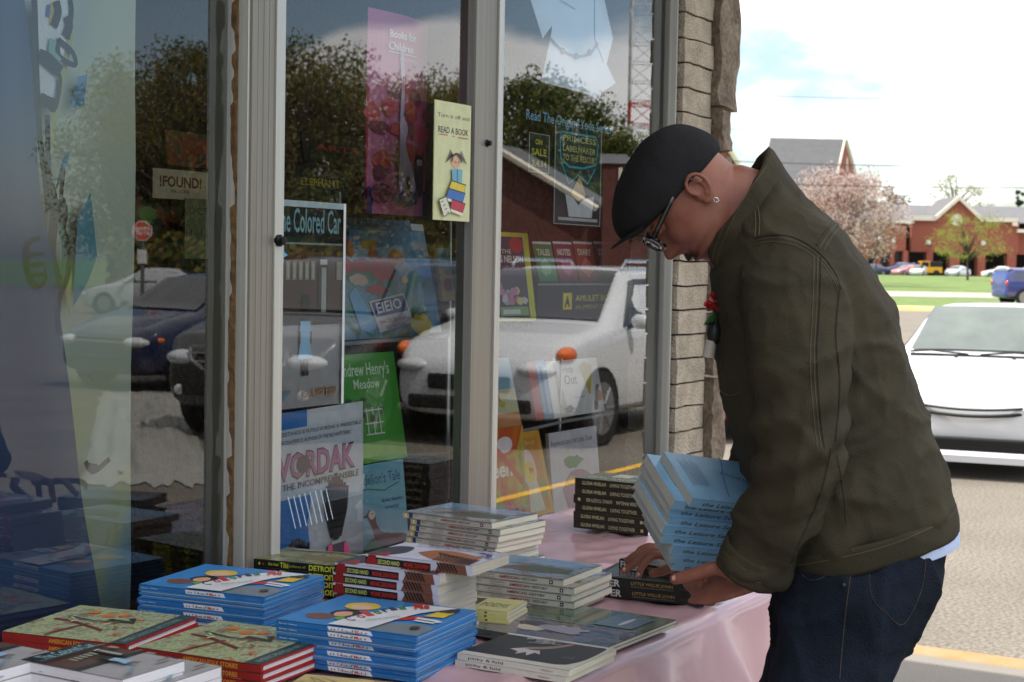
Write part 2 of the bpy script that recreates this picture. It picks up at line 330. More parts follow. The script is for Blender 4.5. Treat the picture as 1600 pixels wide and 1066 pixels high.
# walls, ceiling, floor and canopy
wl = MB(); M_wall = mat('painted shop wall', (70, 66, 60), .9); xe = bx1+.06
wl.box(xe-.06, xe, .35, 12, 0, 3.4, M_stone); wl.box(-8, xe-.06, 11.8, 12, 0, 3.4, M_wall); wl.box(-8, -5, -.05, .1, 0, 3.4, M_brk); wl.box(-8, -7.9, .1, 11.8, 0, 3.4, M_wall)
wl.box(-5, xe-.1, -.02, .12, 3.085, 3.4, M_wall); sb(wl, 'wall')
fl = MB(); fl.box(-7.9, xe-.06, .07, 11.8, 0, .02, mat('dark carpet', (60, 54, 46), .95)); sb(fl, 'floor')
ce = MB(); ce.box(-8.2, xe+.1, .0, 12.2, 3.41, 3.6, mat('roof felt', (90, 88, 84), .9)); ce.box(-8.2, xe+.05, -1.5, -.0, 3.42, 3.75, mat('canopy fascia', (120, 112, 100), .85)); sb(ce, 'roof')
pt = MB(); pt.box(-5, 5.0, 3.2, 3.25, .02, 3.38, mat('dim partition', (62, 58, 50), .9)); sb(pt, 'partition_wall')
dk = MB(); dk.box(-5, gC-.02, .06, .62, .3, ZB+.03, mat('display ledge', (88, 70, 66), .6)); sb(dk, 'display_ledge')
# ------------------------------------------------------------------ table with its plastic cloth
TZ = .74
M_pvc = mat('pink plastic sheet', (196, 158, 166), .25, var=.05, scale=3, bump=.12, bscale=14, spec=.6, coat=.3)
tb = thing('folding_table', 'long folding table along the shop window hidden under a pink cloth', 'table', (3.0, -.5, 0))
b = MB(); b.box(-1.75, 1.12, -.44, .42, TZ-.045, TZ-.012, mat('grey laminate', (180, 176, 170), .5)); b.build('tabletop', tb, bevel=.004)
for x in (-1.6, 1.0):
    for y in (-.36, .36):
        b = MB(); b.tube([(x, y, 0), (x, y, TZ-.05)], .015, M_blk); b.build('leg', tb)
TX0, TX1, TYF, TYB = 1.22, 4.15, -.965, -.05
def wr(x, y):      # wrinkles of the sheet lying on the table
    v = Vector((x*2.2, y*3.2, .3)); r = 1-abs(noise.noise(v*1.6)*2); r2 = 1-abs(noise.noise(Vector((x*3+y*6, y*2-x*2, 2.2)))*2.2)
    return .009*max(0, r-.5)*2 + .006*max(0, r2-.55)*2.2 + .002*noise.noise(Vector((x*14, y*14, 0)))
cl = MB(); NX, NT = 330, 90; vs = []
Ltop = TYB-TYF; drop = .62
for i in range(NX+1):
    x = TX0+(TX1-TX0)*i/NX
    for j in range(NT+1):
        t = (Ltop+drop)*j/NT
        if t < Ltop-.02: vs.append((x, TYB-t, TZ-.009+wr(x, TYB-t)*(1 if t < Ltop-.05 else .5)))
        else:
            q = t-(Ltop-.02); a = min(1, q/.03)*math.pi/2; f = min(1, max(0, q-.03)/.25)
            fold = .028*math.sin(x*9+1.3*math.sin(x*3.1))+.016*math.sin(x*23+q*6+noise.noise(Vector((x*3, q*2, 0)))*4)+.012*noise.noise(Vector((x*8, q*5, 1)))
            gather = .05*math.exp(-((x-3.13-(q*.25))/.05)**2)
            y = TYF+.02-.02*math.sin(a)-f*(.03+fold+gather*(.4+f))-.06*max(0, q-.03)
            z = TZ-.006-.02*(1-math.cos(a))-max(0, q-.03)+.006*math.exp(-((x-3.1)/.04)**2)
            vs.append((x, y, z))
w = NT+1
cl.add(vs, [(i*w+j, i*w+j+1, (i+1)*w+j+1, (i+1)*w+j) for i in range(NX) for j in range(NT)], M_pvc)
tag(cl.build('tablecloth', smooth=True), 'shiny pale pink plastic cloth creased over the long table', 'tablecloth')
# ------------------------------------------------------------------ books
M_page = mat('cream page edges', (226, 219, 200), .8, var=.12, scale=6, stretch=(1, 1, 260), bump=.5, bscale=4)
M_pagew = mat('white page edges', (236, 236, 240), .7, var=.08, scale=6, stretch=(1, 1, 260), bump=.4, bscale=4)
M_pageg = mat('greyed page edges', (190, 188, 180), .8, var=.14, scale=6, stretch=(1, 1, 260), bump=.5, bscale=4)
def make_book(kind, Lb, Wb, T, cover, top=None, spine=None, hard=False, page=M_page, boards=None):
    """meshes of one book lying flat, spine along x on the near side; returns dict of parts"""
    parts = {}; e = .0028 if hard else .0005; ov = .003 if hard else 0; bm = boards or cover
    c = MB()
    if hard:
        c.box(0, Lb, .004, Wb, 0, e, bm); c.box(0, Lb, .004, Wb, T-e, T, bm)
        c.loft([[Vector((x, y, z)) for y, z in [(.004, 0), (.0006, T*.12), (-.0, T*.5), (.0006, T*.88), (.004, T), (.008, T-.001), (.006, T*.5), (.008, .001)]] for x in (0, Lb)], bm)
    else:
        c.box(0, Lb, .0012, Wb, 0, e, bm); c.box(0, Lb, .0012, Wb, T-e, T, bm); c.box(0, Lb, 0, .0012, 0, T, bm)
    parts['cover'] = c.mesh('cover')
    p = MB(); n = 12; vs = []
    p.box(ov, Lb-ov, .0015, Wb-ov-.001, e, T-e, page); parts['pages'] = p.mesh('pages')
    if top:
        a = Art(Lb, Wb, 'top', z0=T); top(a); parts['cover_artwork'] = a.mesh('cover_artwork')
    if spine:
        a = Art(Lb, T, 'wall'); spine(a); parts['spine_lettering'] = a.mesh('spine_lettering')
    return dict(parts=parts, L=Lb, W=Wb, T=T, kind=kind)
ORD = ['first', 'second', 'third', 'fourth', 'fifth', 'sixth', 'seventh', 'eighth', 'ninth', 'tenth', 'eleventh', 'twelfth']
def put_book(bk, M, label, group, cover_art=True, name=None):
    r = thing(name or bk['kind'], label, 'book', M=M, group=group)
    for k, me in bk['parts'].items():
        if k == 'cover_artwork' and not cover_art: continue
        link(k, me, r)
    return r
def stack(bk, pl, pr, n, what, group, z0=TZ+.002, jit=.006, ang=.022, flips=(), inv=(), shifts={}, anchor='r', zt=None, gap=.0004):
    """n copies; pl and pr are the ends of the top spine edge"""
    T = bk['T']+gap; zt = zt or z0+n*T
    A, B = onz(*pl, zt), onz(*pr, zt); d = B-A; d.z = 0; d.normalize(); nrm = Vector((-d.y, d.x, 0)); org = (B-d*bk['L']) if anchor == 'r' else A
    out = []
    for i in range(n):
        k = n-1-i     # from the top
        z = z0+i*T; j = Vector((random.uniform(-1, 1)*jit, random.uniform(-1, 1)*jit, 0)) if k else Vector((0, 0, 0))
        s = shifts.get(k, (0, 0)); o = org+d*(j.x+s[0])+nrm*(j.y+s[1]); o.z = z
        X = Matrix.Rotation(random.uniform(-ang, ang) if k else 0, 3, 'Z') @ d; Y = Vector((-X.y, X.x, 0))
        if k in inv: o = o+X*bk['L']+UP*bk['T']; put_book(bk, frame(o, -X, Y, -UP), '%s, %s of %s' % (what[0], ORD[k]+' from the top', what[1]), group); continue
        if k in flips: o = o+X*bk['L']+Y*bk['W']; X, Y = -X, -Y
        pos = 'top' if k == 0 else ('bottom' if i == 0 else ORD[k]+' from the top')
        lab = ('%s, %s of %s' if k in (0, n-1) else '%s, %s of %s') % (what[0], pos if k not in (0, n-1) else 'at the '+pos, what[1])
        out.append(put_book(bk, frame(o, X, Y, UP), lab, group))
    return out
BLUE = (52, 132, 200); WHT = (226, 228, 234); BLK = (18, 18, 20)
# -- blue picture books
def colors_top(a):
    a.rect(0, 0, 1, 1, BLUE)
    a.poly([(.62, .02), (1, .02), (1, .30), (.9, .36), (.66, .30)], (120, 132, 142))
    for u, v, ru, rv, c in ((.20, .24, .10, .10, (120, 74, 52)), (.30, .42, .095, .12, (40, 30, 30)), (.30, .38, .06, .09, (226, 172, 140)), (.30, .68, .12, .13, (226, 190, 70)), (.31, .64, .07, .09, (234, 190, 160)), (.36, .24, .045, .06, (110, 176, 70))): a.disc(u, v, ru, rv, c, wob=.08)
    a.poly([(.66, .34), (.80, .46), (.82, .60), (.70, .50)], (196, 44, 52)); a.poly([(.80, .58), (.93, .60), (.93, .80), (.82, .78)], (232, 196, 50))
    a.stroke([(.78, .5), (.92, .48), (.97, .44)], .012, (232, 232, 232)); a.stroke([(.8, .42), (.95, .40)], .010, (232, 232, 232)); a.disc(.9, .2, .03, .05, (70, 60, 54)); a.disc(.87, .84, .07, .08, (50, 44, 40), wob=.2)
    lo = smooth_path([(.375, -.0), (.40, .24), (.44, .45), (.52, .68), (.66, .92)], 5); hi = smooth_path([(.90, .92), (.76, .68), (.70, .42), (.68, .22), (.66, -.0)], 5)
    a.poly(lo+hi, WHT)
    cols = [(96, 40, 110), (214, 40, 60), (240, 120, 40), (60, 150, 60), (30, 40, 80)]
    for ch, (u, v), r, c in zip('Colors', [(.455, .15), (.475, .27), (.49, .36), (.51, .45), (.53, .54), (.55, .61)], [.5]*6, [(80, 36, 96), (214, 50, 60), (210, 60, 40), (60, 150, 60), (30, 60, 110), (40, 30, 60)]):
        a.text(ch, u, v, u+.05, v+.15 if ch != 'l' else v+.17, c, rot=RAD(52), bold=.03)
    a.text('of', .59, .66, .64, .80, (40, 130, 60), rot=RAD(40), bold=.03); a.text('Me', .66, .74, .76, .92, (210, 60, 40), rot=RAD(30), bold=.035)
    a.text('written by  pictures by', .56, .2, .80, .25, (110, 110, 120), rot=RAD(56))
def colors_spine(a):
    a.rect(0, 0.02, 1, .98, (38, 112, 178)); a.poly([(.385, .02), (.70, .02), (.68, .98), (.375, .98)], WHT)
    for ch, u, c in zip('Colors of Me', [0, .022, .034, .044, .062, .074, 0, .098, .114, 0, .138, .168], [(30, 36, 80), (214, 50, 60), (60, 60, 60), (60, 150, 60), (150, 50, 60), (30, 60, 110), 0, (40, 130, 60), (40, 130, 60), 0, (210, 60, 40), (210, 90, 40)]):
        if ch != ' ': a.text(ch, .45+u*.9, .26, .45+u*.9+(.026 if ch == 'M' else .006 if ch == 'l' else .013), .80 if ch in 'CMlf' else .64, c, bold=.04)
    for u in (.41, .432, .625, .655):
        a.poly([(u+.008*(1 if q % 2 == 0 else .42)*math.cos(q*math.pi/5+1.57), .5+.26*(1 if q % 2 == 0 else .42)*math.sin(q*math.pi/5+1.57)) for q in range(10)], (40, 36, 60))
    a.text('Barnes · Nelson', .03, .34, .16, .66, (190, 205, 225), bold=.02); a.text('Sleeping Bear', .86, .3, .96, .5, (120, 170, 215))
def colors_back(a): pass
B_col = make_book('picture_book', .278, .235, .0083, mat('glossy blue cover', BLUE, .28, coat=.3), colors_top, colors_spine, hard=True, page=M_pagew)
wht_band = MB()
stack(B_col, (190, 910), (413, 934), 9, ('Blue picture book', 'the back blue stack by the glass'), 'blue picture books stacked on the table', flips=(1, 2, 4, 6), jit=.003)
stack(B_col, (419, 966), (651, 995), 9, ('Blue picture book', 'the front blue stack'), 'blue picture books stacked on the table', flips=(2, 4, 6), jit=.003)
# -- red boarded folk-art books
M_folk = mix_noise('folk art cover', [(60, 92, 84), (150, 168, 120), (196, 196, 140), (110, 150, 130), (196, 120, 60), (70, 60, 46)], 26, .3, (1.6, 1, 1), 4, 2.5)
def folk_top(a):
    a.rect(0.0, 0, .985, 1, M_folk); a.rect(.86, 0, .985, 1, (38, 62, 64)); a.text('AMERICAN FOLK ART STORIES', .955, .06, 1.7, .12, (150, 170, 160), rot=RAD(90))
    for u, v, ru, rv in ((.4, .75, .05, .06), (.5, .8, .04, .05), (.65, .7, .06, .03), (.25, .8, .05, .05)): a.disc(u, v, ru, rv, (206, 120, 40), wob=.3)
    a.stroke([(.1, .5), (.3, .46), (.62, .30)], .008, (120, 34, 34)); a.stroke([(.42, .46), (.36, .22), (.34, .02)], .006, (130, 40, 36)); a.stroke([(.48, .62), (.7, .6), (.62, .72)], .014, (40, 44, 34)); a.stroke([(.15, .6), (.4, .54), (.6, .56)], .006, (40, 60, 50))
    for k in range(14): u = random.uniform(.05, .8); v = random.uniform(.05, .95); a.stroke([(u, v), (u+random.uniform(-.08, .08), v+random.uniform(-.08, .08))], .004, random.choice([(226, 220, 180), (170, 190, 120), (90, 130, 120), (150, 60, 40)]))
def folk_spine(a): a.rect(0, 0, 1, 1, (150, 34, 26)); a.text('AMERICAN FOLK STORIES', .38, .22, .82, .80, (206, 150, 50), bold=.03)
B_folk = make_book('hardback_book', .256, .24, .0134, mat('red cloth boards', (158, 38, 34), .6), folk_top, folk_spine, hard=True, page=M_pagew)
stack(B_folk, (200, 1012), (408, 1043), 3, ('Red boarded hardback', 'the red stack before the blue books'), 'red boarded picture books at the near end', jit=.004, zt=.78)
stack(B_folk, (-20, 987), (198, 1011), 3, ('Red boarded hardback', 'the leftmost red stack'), 'red boarded picture books at the near end', jit=.004, zt=.78)
# -- grey paperbacks with the school bus picture
def bus_art(a):
    a.rect(0, 0, 1, 1, (168, 166, 168)); a.rect(0, .80, 1, 1, (26, 34, 34)); a.rect(0, .46, 1, .80, (88, 60, 48)); a.rect(0, .40, 1, .47, (40, 40, 40))
    a.text('The Colored Car', .15, .85, .96, .97, (150, 196, 206), bold=.01)
    for k in range(5): a.rect(.28+k*.075, .62, .33+k*.075, .71, (150, 146, 130)); a.rect(.295+k*.075, .63, .315+k*.075, .70, (190, 186, 170))
    a.rect(.67, .45, .79, .73, (60, 42, 36)); a.rect(.71, .46, .77, .68, (170, 176, 170)); a.rect(.69, .695, .78, .72, (200, 200, 196)); a.rect(.90, .62, .97, .71, (150, 146, 130)); a.rect(.0, .785, 1, .80, (150, 160, 160)); a.rect(0, .76, 1, .79, (60, 42, 34))
    a.poly([(.45, .42), (.57, .42), (.585, .34), (.56, .33), (.60, .235), (.42, .235), (.455, .33), (.435, .34)], (150, 196, 222)); a.poly([(.47, .42), (.55, .42), (.54, .48), (.57, .51), (.54, .55), (.48, .55), (.455, .51), (.48, .48)], (34, 26, 24)); a.rect(.435, .31, .45, .37, (110, 70, 50)); a.rect(.57, .31, .585, .37, (110, 70, 50)); a.rect(.475, .165, .50, .235, (110, 70, 50)); a.rect(.52, .165, .545, .235, (110, 70, 50)); a.rect(.47, .155, .505, .175, (26, 24, 26)); a.rect(.515, .155, .55, .175, (26, 24, 26))
    a.rect(.66, .06, .9, .09, (130, 110, 100)); a.poly([(.28, .09), (.34, .09), (.16, .0), (.06, .0)], (120, 150, 168))
def bus_spine(a): a.rect(0, 0, 1, 1, (206, 204, 196)); a.text('The Colored Car', .1, .25, .6, .8, (40, 60, 60))
def top_rot(fn):     # cover whose head points along the spine (spine is its left edge)
    def g(a):
        b = Art(a.W, a.L if False else a.H, 'top', z0=a.z0)
        W_, H_ = a.W, a.H
        class R(Art):
            def P(s, u, v, l): return (v*W_, H_*(1-u), a.z0+l)
        r = R(H_, W_, 'top'); fn(r); a.v += r.v; o = len(a.v)-len(r.v)
        for f, m in zip(r.f, r.m): a.f.append([q+o for q in f]); a.m.append(a.mi(r.mats[m]))
    return g
# title runs away from the viewer, so these lie with their foot edge to the right
B_bus = make_book('paperback_book', .216, .140, .0165, mat('grey paper cover', (176, 174, 176), .4), top_rot(bus_art), bus_spine, page=M_pagew)
def bus_place(px, py, zt, n, where, rot=0):   # px,py = the near right corner of the top book; title direction goes away up-right
    P = onz(px, py, zt); D = (onz(162, 1010, zt)-onz(289, 1033, zt)); D.z = 0; D.normalize()   # foot to head
    D = Matrix.Rotation(rot, 3, 'Z') @ D
    X = D; Y = Vector((-X.y, X.x, 0))
    for i in range(n):
        z = zt-B_bus['T']*(i+1)-.0004*i; o = P+Vector((random.uniform(-.004, .004)*(i > 0), random.uniform(-.004, .004)*(i > 0), 0)); o.z = z
        Mx = frame(o+X*0, X, Y, UP)
        put_book(B_bus, Mx, 'Grey paperback, %s%s' % ('top of ' if i == 0 else ORD[i]+' down in ', where), 'grey paperbacks with railway car covers')
P_A = (289, 1033)
bus_place(289, 1033, .815, 3, 'the pile in front of the red books')
bus_place(95, 1022, .815, 3, 'the pile cut by the photo\'s left edge')
bus_place(346, 1042, .793, 2, 'the low pile poking out towards the blue books')
# -- yellow map covered books at the very front edge
M_map = mix_noise('old map cover', [(176, 152, 96), (206, 184, 120), (150, 130, 70), (190, 160, 110)], 14, .4)
def map_top(a):
    a.rect(0, 0, 1, 1, M_map); a.disc(.4, .7, .2, .14, (70, 96, 84), wob=.3)
    for k in range(5): a.stroke([(random.random(), random.random()) for _ in range(4)], .0015, (60, 50, 40))
B_map = make_book('paperback_book', .25, .2, .012, mat('tan cover', (186, 164, 110), .5), map_top, None, page=M_page)
stack(B_map, (420, 1100), (640, 1122), 3, ('Tan map covered book', 'the pile at the photo\'s bottom edge'), 'tan map covered books at the front', zt=.785)
# -- Detroit book by the post
def tiki_spine(a): a.rect(0, 0, 1, 1, (16, 16, 12)); a.text('the lost', .14, .36, .24, .78, (170, 180, 60), bold=.02); a.text('Tiki', .25, .2, .33, .9, (190, 196, 60), bold=.03); a.text('palaces of', .34, .36, .49, .72, (170, 180, 60)); a.text('DETROIT', .52, .2, .76, .9, (196, 202, 60), bold=.04); a.text('MICHAEL', .82, .3, .96, .7, (160, 160, 140)); a.disc(.06, .5, .008, .2, (180, 190, 60)); a.disc(.1, .5, .006, .15, (180, 60, 50))
M_tk = mix_noise('mossy photo cover', [(96, 98, 52), (140, 138, 84), (70, 74, 44), (160, 152, 100)], 16, .35)
def tiki_top(a): a.rect(0, 0, 1, 1, M_tk); a.rect(.3, .25, .7, .6, (110, 96, 50)); a.stroke([(.1, .8), (.5, .9), (.9, .75)], .012, (60, 66, 40))
B_tk = make_book('paperback_book', .26, .15, .0165, mat('olive cover', (120, 122, 50), .4), tiki_top, tiki_spine)
stack(B_tk, (396, 874), (566, 890), 4, ('Olive paperback', 'the stack by the wide window post'), 'olive paperbacks beside the window post', anchor='l', zt=.808, jit=.003)
# -- second hand
M_sh = (206, 204, 222)
def sh_top(a):
    a.rect(0, 0, 1, 1, M_sh)
    a.poly(smooth_path([(0, .0), (.0, .5), (.08, .72), (.2, .7), (.26, .35), (.2, .1), (.12, 0)], 4), (52, 56, 70)); a.poly([(.04, 0), (.12, .3), (.2, .1), (.2, 0)], (150, 30, 30))
    a.poly(smooth_path([(.34, .42), (.42, .68), (.6, .72), (.8, .6), (.92, .5), (.85, .1), (.75, .0), (.6, .1), (.45, .26)], 4), (168, 100, 62)); a.poly([(.80, 0), (.97, 0), (.95, .36), (.82, .3)], (110, 66, 50))
    for k in range(9): u = .5+.04*k; a.stroke([(u, .55-.03*k), (u+.1, .32), (u+.12, .05)], .004, (30, 24, 26))
    for k in range(7): u = .2+.1*k; a.stroke([(u, .8), (u+.08, .9), (u+.2, .82)], .005, (50, 44, 60))
    a.stroke([(.84, .66), (.94, .62), (.98, .5)], .012, (60, 60, 120))
def sh_spine(a):
    a.rect(0, 0, 1, 1, M_sh); a.rect(.0, 0, .62, .78, (18, 16, 18)); a.poly([(0, 0), (.12, 0), (.1, 1), (.03, 1)], (140, 26, 28)); a.text('SECOND HAND', .12, .18, .33, .62, (190, 200, 110), bold=.02); a.text('MICHAEL ZADOORIAN', .37, .18, .61, .62, (190, 50, 36), bold=.03)
    a.poly([(.66, 0), (.96, 0), (.94, 1), (.70, 1)], (120, 74, 56))
    for k in range(6): a.stroke([(.68+.03*k, 1), (.72+.03*k, .2)], .003, (30, 24, 26))
B_sh = make_book('paperback_book', .232, .148, .0188, mat('pale lilac cover', M_sh, .35), sh_top, sh_spine)
stack(B_sh, (567, 866), (738, 886), 8, ('Lilac covered novel', 'the tall middle stack'), 'novels in the tall middle stack', zt=.894, shifts={k: (-.058, -.02) for k in range(1, 8)}, jit=.004)
# -- american history
M_ah = mix_noise('glossy painted landscape cover', [(70, 76, 66), (110, 104, 86), (120, 140, 156), (150, 110, 84), (60, 84, 70)], 12, .12, (1, 1.6, 1))
def ah_top(a): a.rect(0, 0, 1, 1, M_ah); a.poly([(.3, .3), (.7, .2), (.95, .3), (.9, .55), (.5, .6)], (64, 72, 56)); a.poly([(.1, .5), (.5, .65), (.9, .6), (1, 1), (.0, 1)], mix_noise('painted sky', [(140, 150, 156), (96, 130, 164), (170, 160, 150)], 9, .12)); a.stroke([(.2, .2), (.45, .3), (.6, .22)], .006, (160, 80, 60))
def ah_spine(a):
    a.rect(0, 0, 1, 1, (196, 194, 184)); a.rect(.02, .08, .075, .9, (200, 190, 90)); a.rect(.075, .08, .115, .9, (46, 66, 130)); a.text('K', .03, .2, .06, .8, (240, 240, 230), bold=.05)
    a.text('Volume One', .13, .5, .19, .8, (90, 90, 90)); a.text('ENCYCLOPEDIA', .27, .5, .40, .78, (120, 120, 116)); a.text('Primary Sources', .27, .16, .40, .4, (120, 120, 116)); a.text('AMERICAN', .44, .3, .62, .72, (150, 50, 50), bold=.02); a.text('HISTORY', .64, .3, .78, .72, (60, 70, 90), bold=.01)
    a.rect(.885, .24, .915, .78, BLK); a.disc(.9, .5, .007, .14, (220, 220, 210)); a.rect(0, .93, 1, 1, (70, 72, 60))
B_ah = make_book('paperback_book', .262, .19, .0138, mat('grey green cover', (150, 150, 138), .3), ah_top, ah_spine)
stack(B_ah, (624, 795), (768, 814), 8, ('White spined paperback', 'the tall white stack near the window'), 'white spined history paperbacks', zt=.861, jit=.006, ang=.02, shifts={1: (.02, 0), 2: (.02, -.004), 3: (.015, 0), 4: (.012, 0), 5: (.0, .0), 7: (.02, .01)})
stack(B_ah, (780, 895), (880, 907), 5, ('White spined paperback', 'the low stack right of the lilac novels'), 'white spined history paperbacks', zt=.812, jit=.004, ang=.01, shifts={1: (.022, -.002), 2: (.022, -.006), 3: (.03, -.004), 4: (.012, -.004)})
# -- small yellow books
def ye_spine(a): a.rect(0, 0, 1, 1, (206, 200, 130)); a.disc(.72, .5, .02, .3, (90, 84, 60)); a.text('poems', .1, .2, .5, .8, (80, 80, 60))
def ye_top(a): a.rect(0, 0, 1, 1, (196, 190, 130)); a.rect(.06, .08, .5, .9, (40, 46, 40)); a.text('POEMS', .55, .3, .9, .6, (90, 90, 60))
B_ye = make_book('small_book', .16, .115, .0070, mat('pale yellow cover', (208, 202, 134), .45), ye_top, ye_spine)
stack(B_ye, (720, 950), (793, 957), 5, ('Thin yellow booklet', 'the little yellow pile'), 'thin yellow booklets', jit=.0015, ang=.006)
# -- black covered pair with cream spines
def pk_top(a):
    a.rect(0, 0, 1, 1, (206, 200, 190)); a.poly([(0.0, .12)]+[(.82, .12)]+smooth_path([(.90, .16), (.955, .35), (.965, .62), (.95, .9)], 4)+[(.93, .94), (0, .94)], (26, 26, 28))
    a.poly(smooth_path([(.34, .42), (.42, .50), (.56, .62), (.66, .86), (.62, .9), (.50, .68), (.36, .56)], 3), (150, 120, 116)); a.poly([(.28, .42), (.36, .52), (.44, .48), (.52, .50), (.58, .36), (.52, .40), (.5, .26), (.45, .38), (.4, .26), (.38, .36)], (196, 186, 186))
    a.text('pinky', .30, .93, .48, 1.15, (190, 190, 190), rot=RAD(-70)); a.text('&', .22, .9, .28, 1.06, (190, 190, 190), rot=RAD(-70)); a.text('fold', .37, .93, .53, 1.13, (190, 190, 190), rot=RAD(-70))
    a.text('a comedy', .78, .35, .88, .42, (130, 130, 130), rot=RAD(15))
def pk_spine(a): a.rect(0, 0, 1, 1, (206, 202, 192)); a.text('pinky & fold', .1, .3, .42, .78, (40, 36, 34), bold=.01); a.text('Michael', .76, .3, .86, .66, (150, 90, 80))
B_pk = make_book('paperback_book', .222, .185, .0105, mat('cream card cover', (206, 200, 190), .4), pk_top, pk_spine)
stack(B_pk, (700, 1018), (889, 1048), 2, ('Cream spined black covered paperback', 'the pair at the table edge'), 'black and cream paperbacks at the table edge', jit=.004)
# -- two glossy picture books lying flat
M_g1 = mix_noise('dark teal painting', [(38, 56, 58), (70, 96, 84), (110, 110, 80), (60, 84, 100)], 11, .1, (1, 2, 1)); M_g2 = mix_noise('rosy grey painting', [(90, 74, 74), (130, 110, 106), (96, 110, 130), (70, 66, 70), (160, 140, 124)], 12, .1, (1, 1.8, 1))
def g_top(a): a.rect(0, 0, 1, .5, M_g2); a.rect(0, .5, 1, 1, M_g1); a.rect(0, .495, 1, .51, (110, 130, 136)); a.disc(.35, .25, .1, .1, (196, 186, 170), wob=.2); a.disc(.32, .34, .13, .06, (60, 56, 66), wob=.2); a.disc(.55, .3, .16, .1, (150, 146, 160), wob=.3); a.rect(.62, .55, .9, .9, (96, 120, 140)); a.disc(.78, .72, .02, .12, (200, 206, 216))
B_g = make_book('magazine', .30, .30, .006, mat('glossy dark cover', (70, 76, 76), .12), g_top, None)
A = onz(940, 1016, TZ+.014); Bq = onz(782, 990, TZ+.014); d = A-Bq; d.z = 0; d.normalize(); C_ = onz(1028, 976, TZ+.014)-A; nn = Vector((-d.y, d.x, 0))
for i in (0, 1):
    o = A-d*B_g['L']+nn*(.004*i); o.z = TZ+.002+.0065*i
    put_book(B_g, frame(o, d, nn, UP), 'Large glossy picture book lying flat, %s of two behind the black cover' % ('lower' if i == 0 else 'upper'), 'large glossy picture books lying flat')
# -- brown spined stack at the far end
def gw_spine(a): a.rect(0, 0, 1, 1, mix_noise('dark spine', [(24, 24, 16), (44, 40, 24), (30, 28, 20)], 30, .4)); a.text('GLORIA WHELAN', .10, .3, .42, .74, (196, 190, 150), bold=.01); a.text('LIVING TOGETHER', .48, .3, .83, .74, (190, 184, 150), bold=.01); a.rect(.905, .34, .94, .7, (196, 190, 150))
def gw_top(a): a.rect(0, 0, 1, 1, mix_noise('green garden cover', [(56, 64, 42), (96, 104, 70), (120, 112, 84), (70, 70, 50)], 14, .2)); a.rect(.3, .5, .55, .9, (180, 184, 170)); a.text('LIVING TOGETHER', .1, .2, .8, .4, (200, 200, 170))
B_gw = make_book('paperback_book', .226, .150, .0222, mat('dark olive cover', (44, 44, 28), .4), gw_top, gw_spine, page=M_pagew)
stack(B_gw, (893, 746), (1015, 758), 6, ('Brown spined paperback', 'the stack at the far end'), 'brown spined paperbacks at the far end', jit=.0035, ang=.02, inv=(2,))
# -- black hardbacks under his right hand
def lw_spine(a): a.rect(0, 0, 1, 1, BLK); a.text('FEVER', .02, .16, .26, .86, (206, 206, 206), bold=.03); a.text('LITTLE WILLIE JOHN', .36, .48, .74, .78, (176, 150, 60), bold=.015); a.text('A Fast Life, Mysterious Death, and the Birth of Soul', .36, .22, .74, .38, (150, 150, 140)); a.text('SUSAN', .8, .4, .9, .64, (80, 80, 30))
def lw_top(a): a.rect(0, 0, 1, 1, (28, 28, 30)); a.rect(.05, .08, .95, .92, mix_noise('grey portrait print', [(20, 20, 22), (60, 60, 62), (110, 110, 112)], 9, .15)); a.text('FEVER', .1, .6, .6, .85, (180, 40, 40), bold=.02)
M_lw = mat('glossy black jacket', BLK, .15, coat=.4)
B_lw = make_book('hardback_book', .245, .165, .0215, M_lw, lw_top, lw_spine, hard=True, page=M_pageg)
stack(B_lw, (925, 899), (1097, 916), 2, ('Black hardback', 'the pair by his hands'), 'black hardbacks by his hands', jit=.004, anchor='r')
zz = TZ+.002+2*.022
A = onz(968, 873, zz+.0215); Bq = onz(1048, 890, zz+.0215); d = Bq-A; d.z = 0; d.normalize(); nn = Vector((-d.y, d.x, 0)); o = A.copy(); o.z = zz
put_book(B_lw, frame(o, d, nn, UP), 'Black hardback lying loose on top of the pair under his right fingers', 'black hardbacks by his hands')
# -- pale blue novels he is holding
def ls_spine(a): a.rect(0, 0, 1, 1, (146, 196, 232)); a.text('the Leisure Seeker', .12, .28, .86, .74, (34, 40, 56), bold=.008, shear=.25)
def ls_top(a):
    a.rect(0, 0, 1, 1, (146, 196, 232))
    for k in range(9): a.rect(.10+.022*k, .3, .106+.022*k, .86-.05*(k % 3), (70, 96, 130))
    a.text('a novel by', .5, .62, .8, .72, (60, 80, 120), rot=RAD(-20)); a.stroke([(.42, .1), (.5, .5), (.62, .95)], .002, (80, 120, 170))
B_ls = make_book('paperback_book', .203, .135, .0188, mat('sky blue card cover', (146, 196, 232), .35), ls_top, ls_spine, page=M_pageg)
LZ = 2.86; X = (HR*.873 + UP*-.15 + HF*.467).normalized(); Y0 = HR*-.045*7.4 + UP*.52 + HF*.78; Y = (Y0-X*Y0.dot(X)).normalized(); Nn = X.cross(Y)
LS = []
P0 = at(1083, 779, LZ); C2 = lambda v: (v.dot(CR), v.dot(CU))
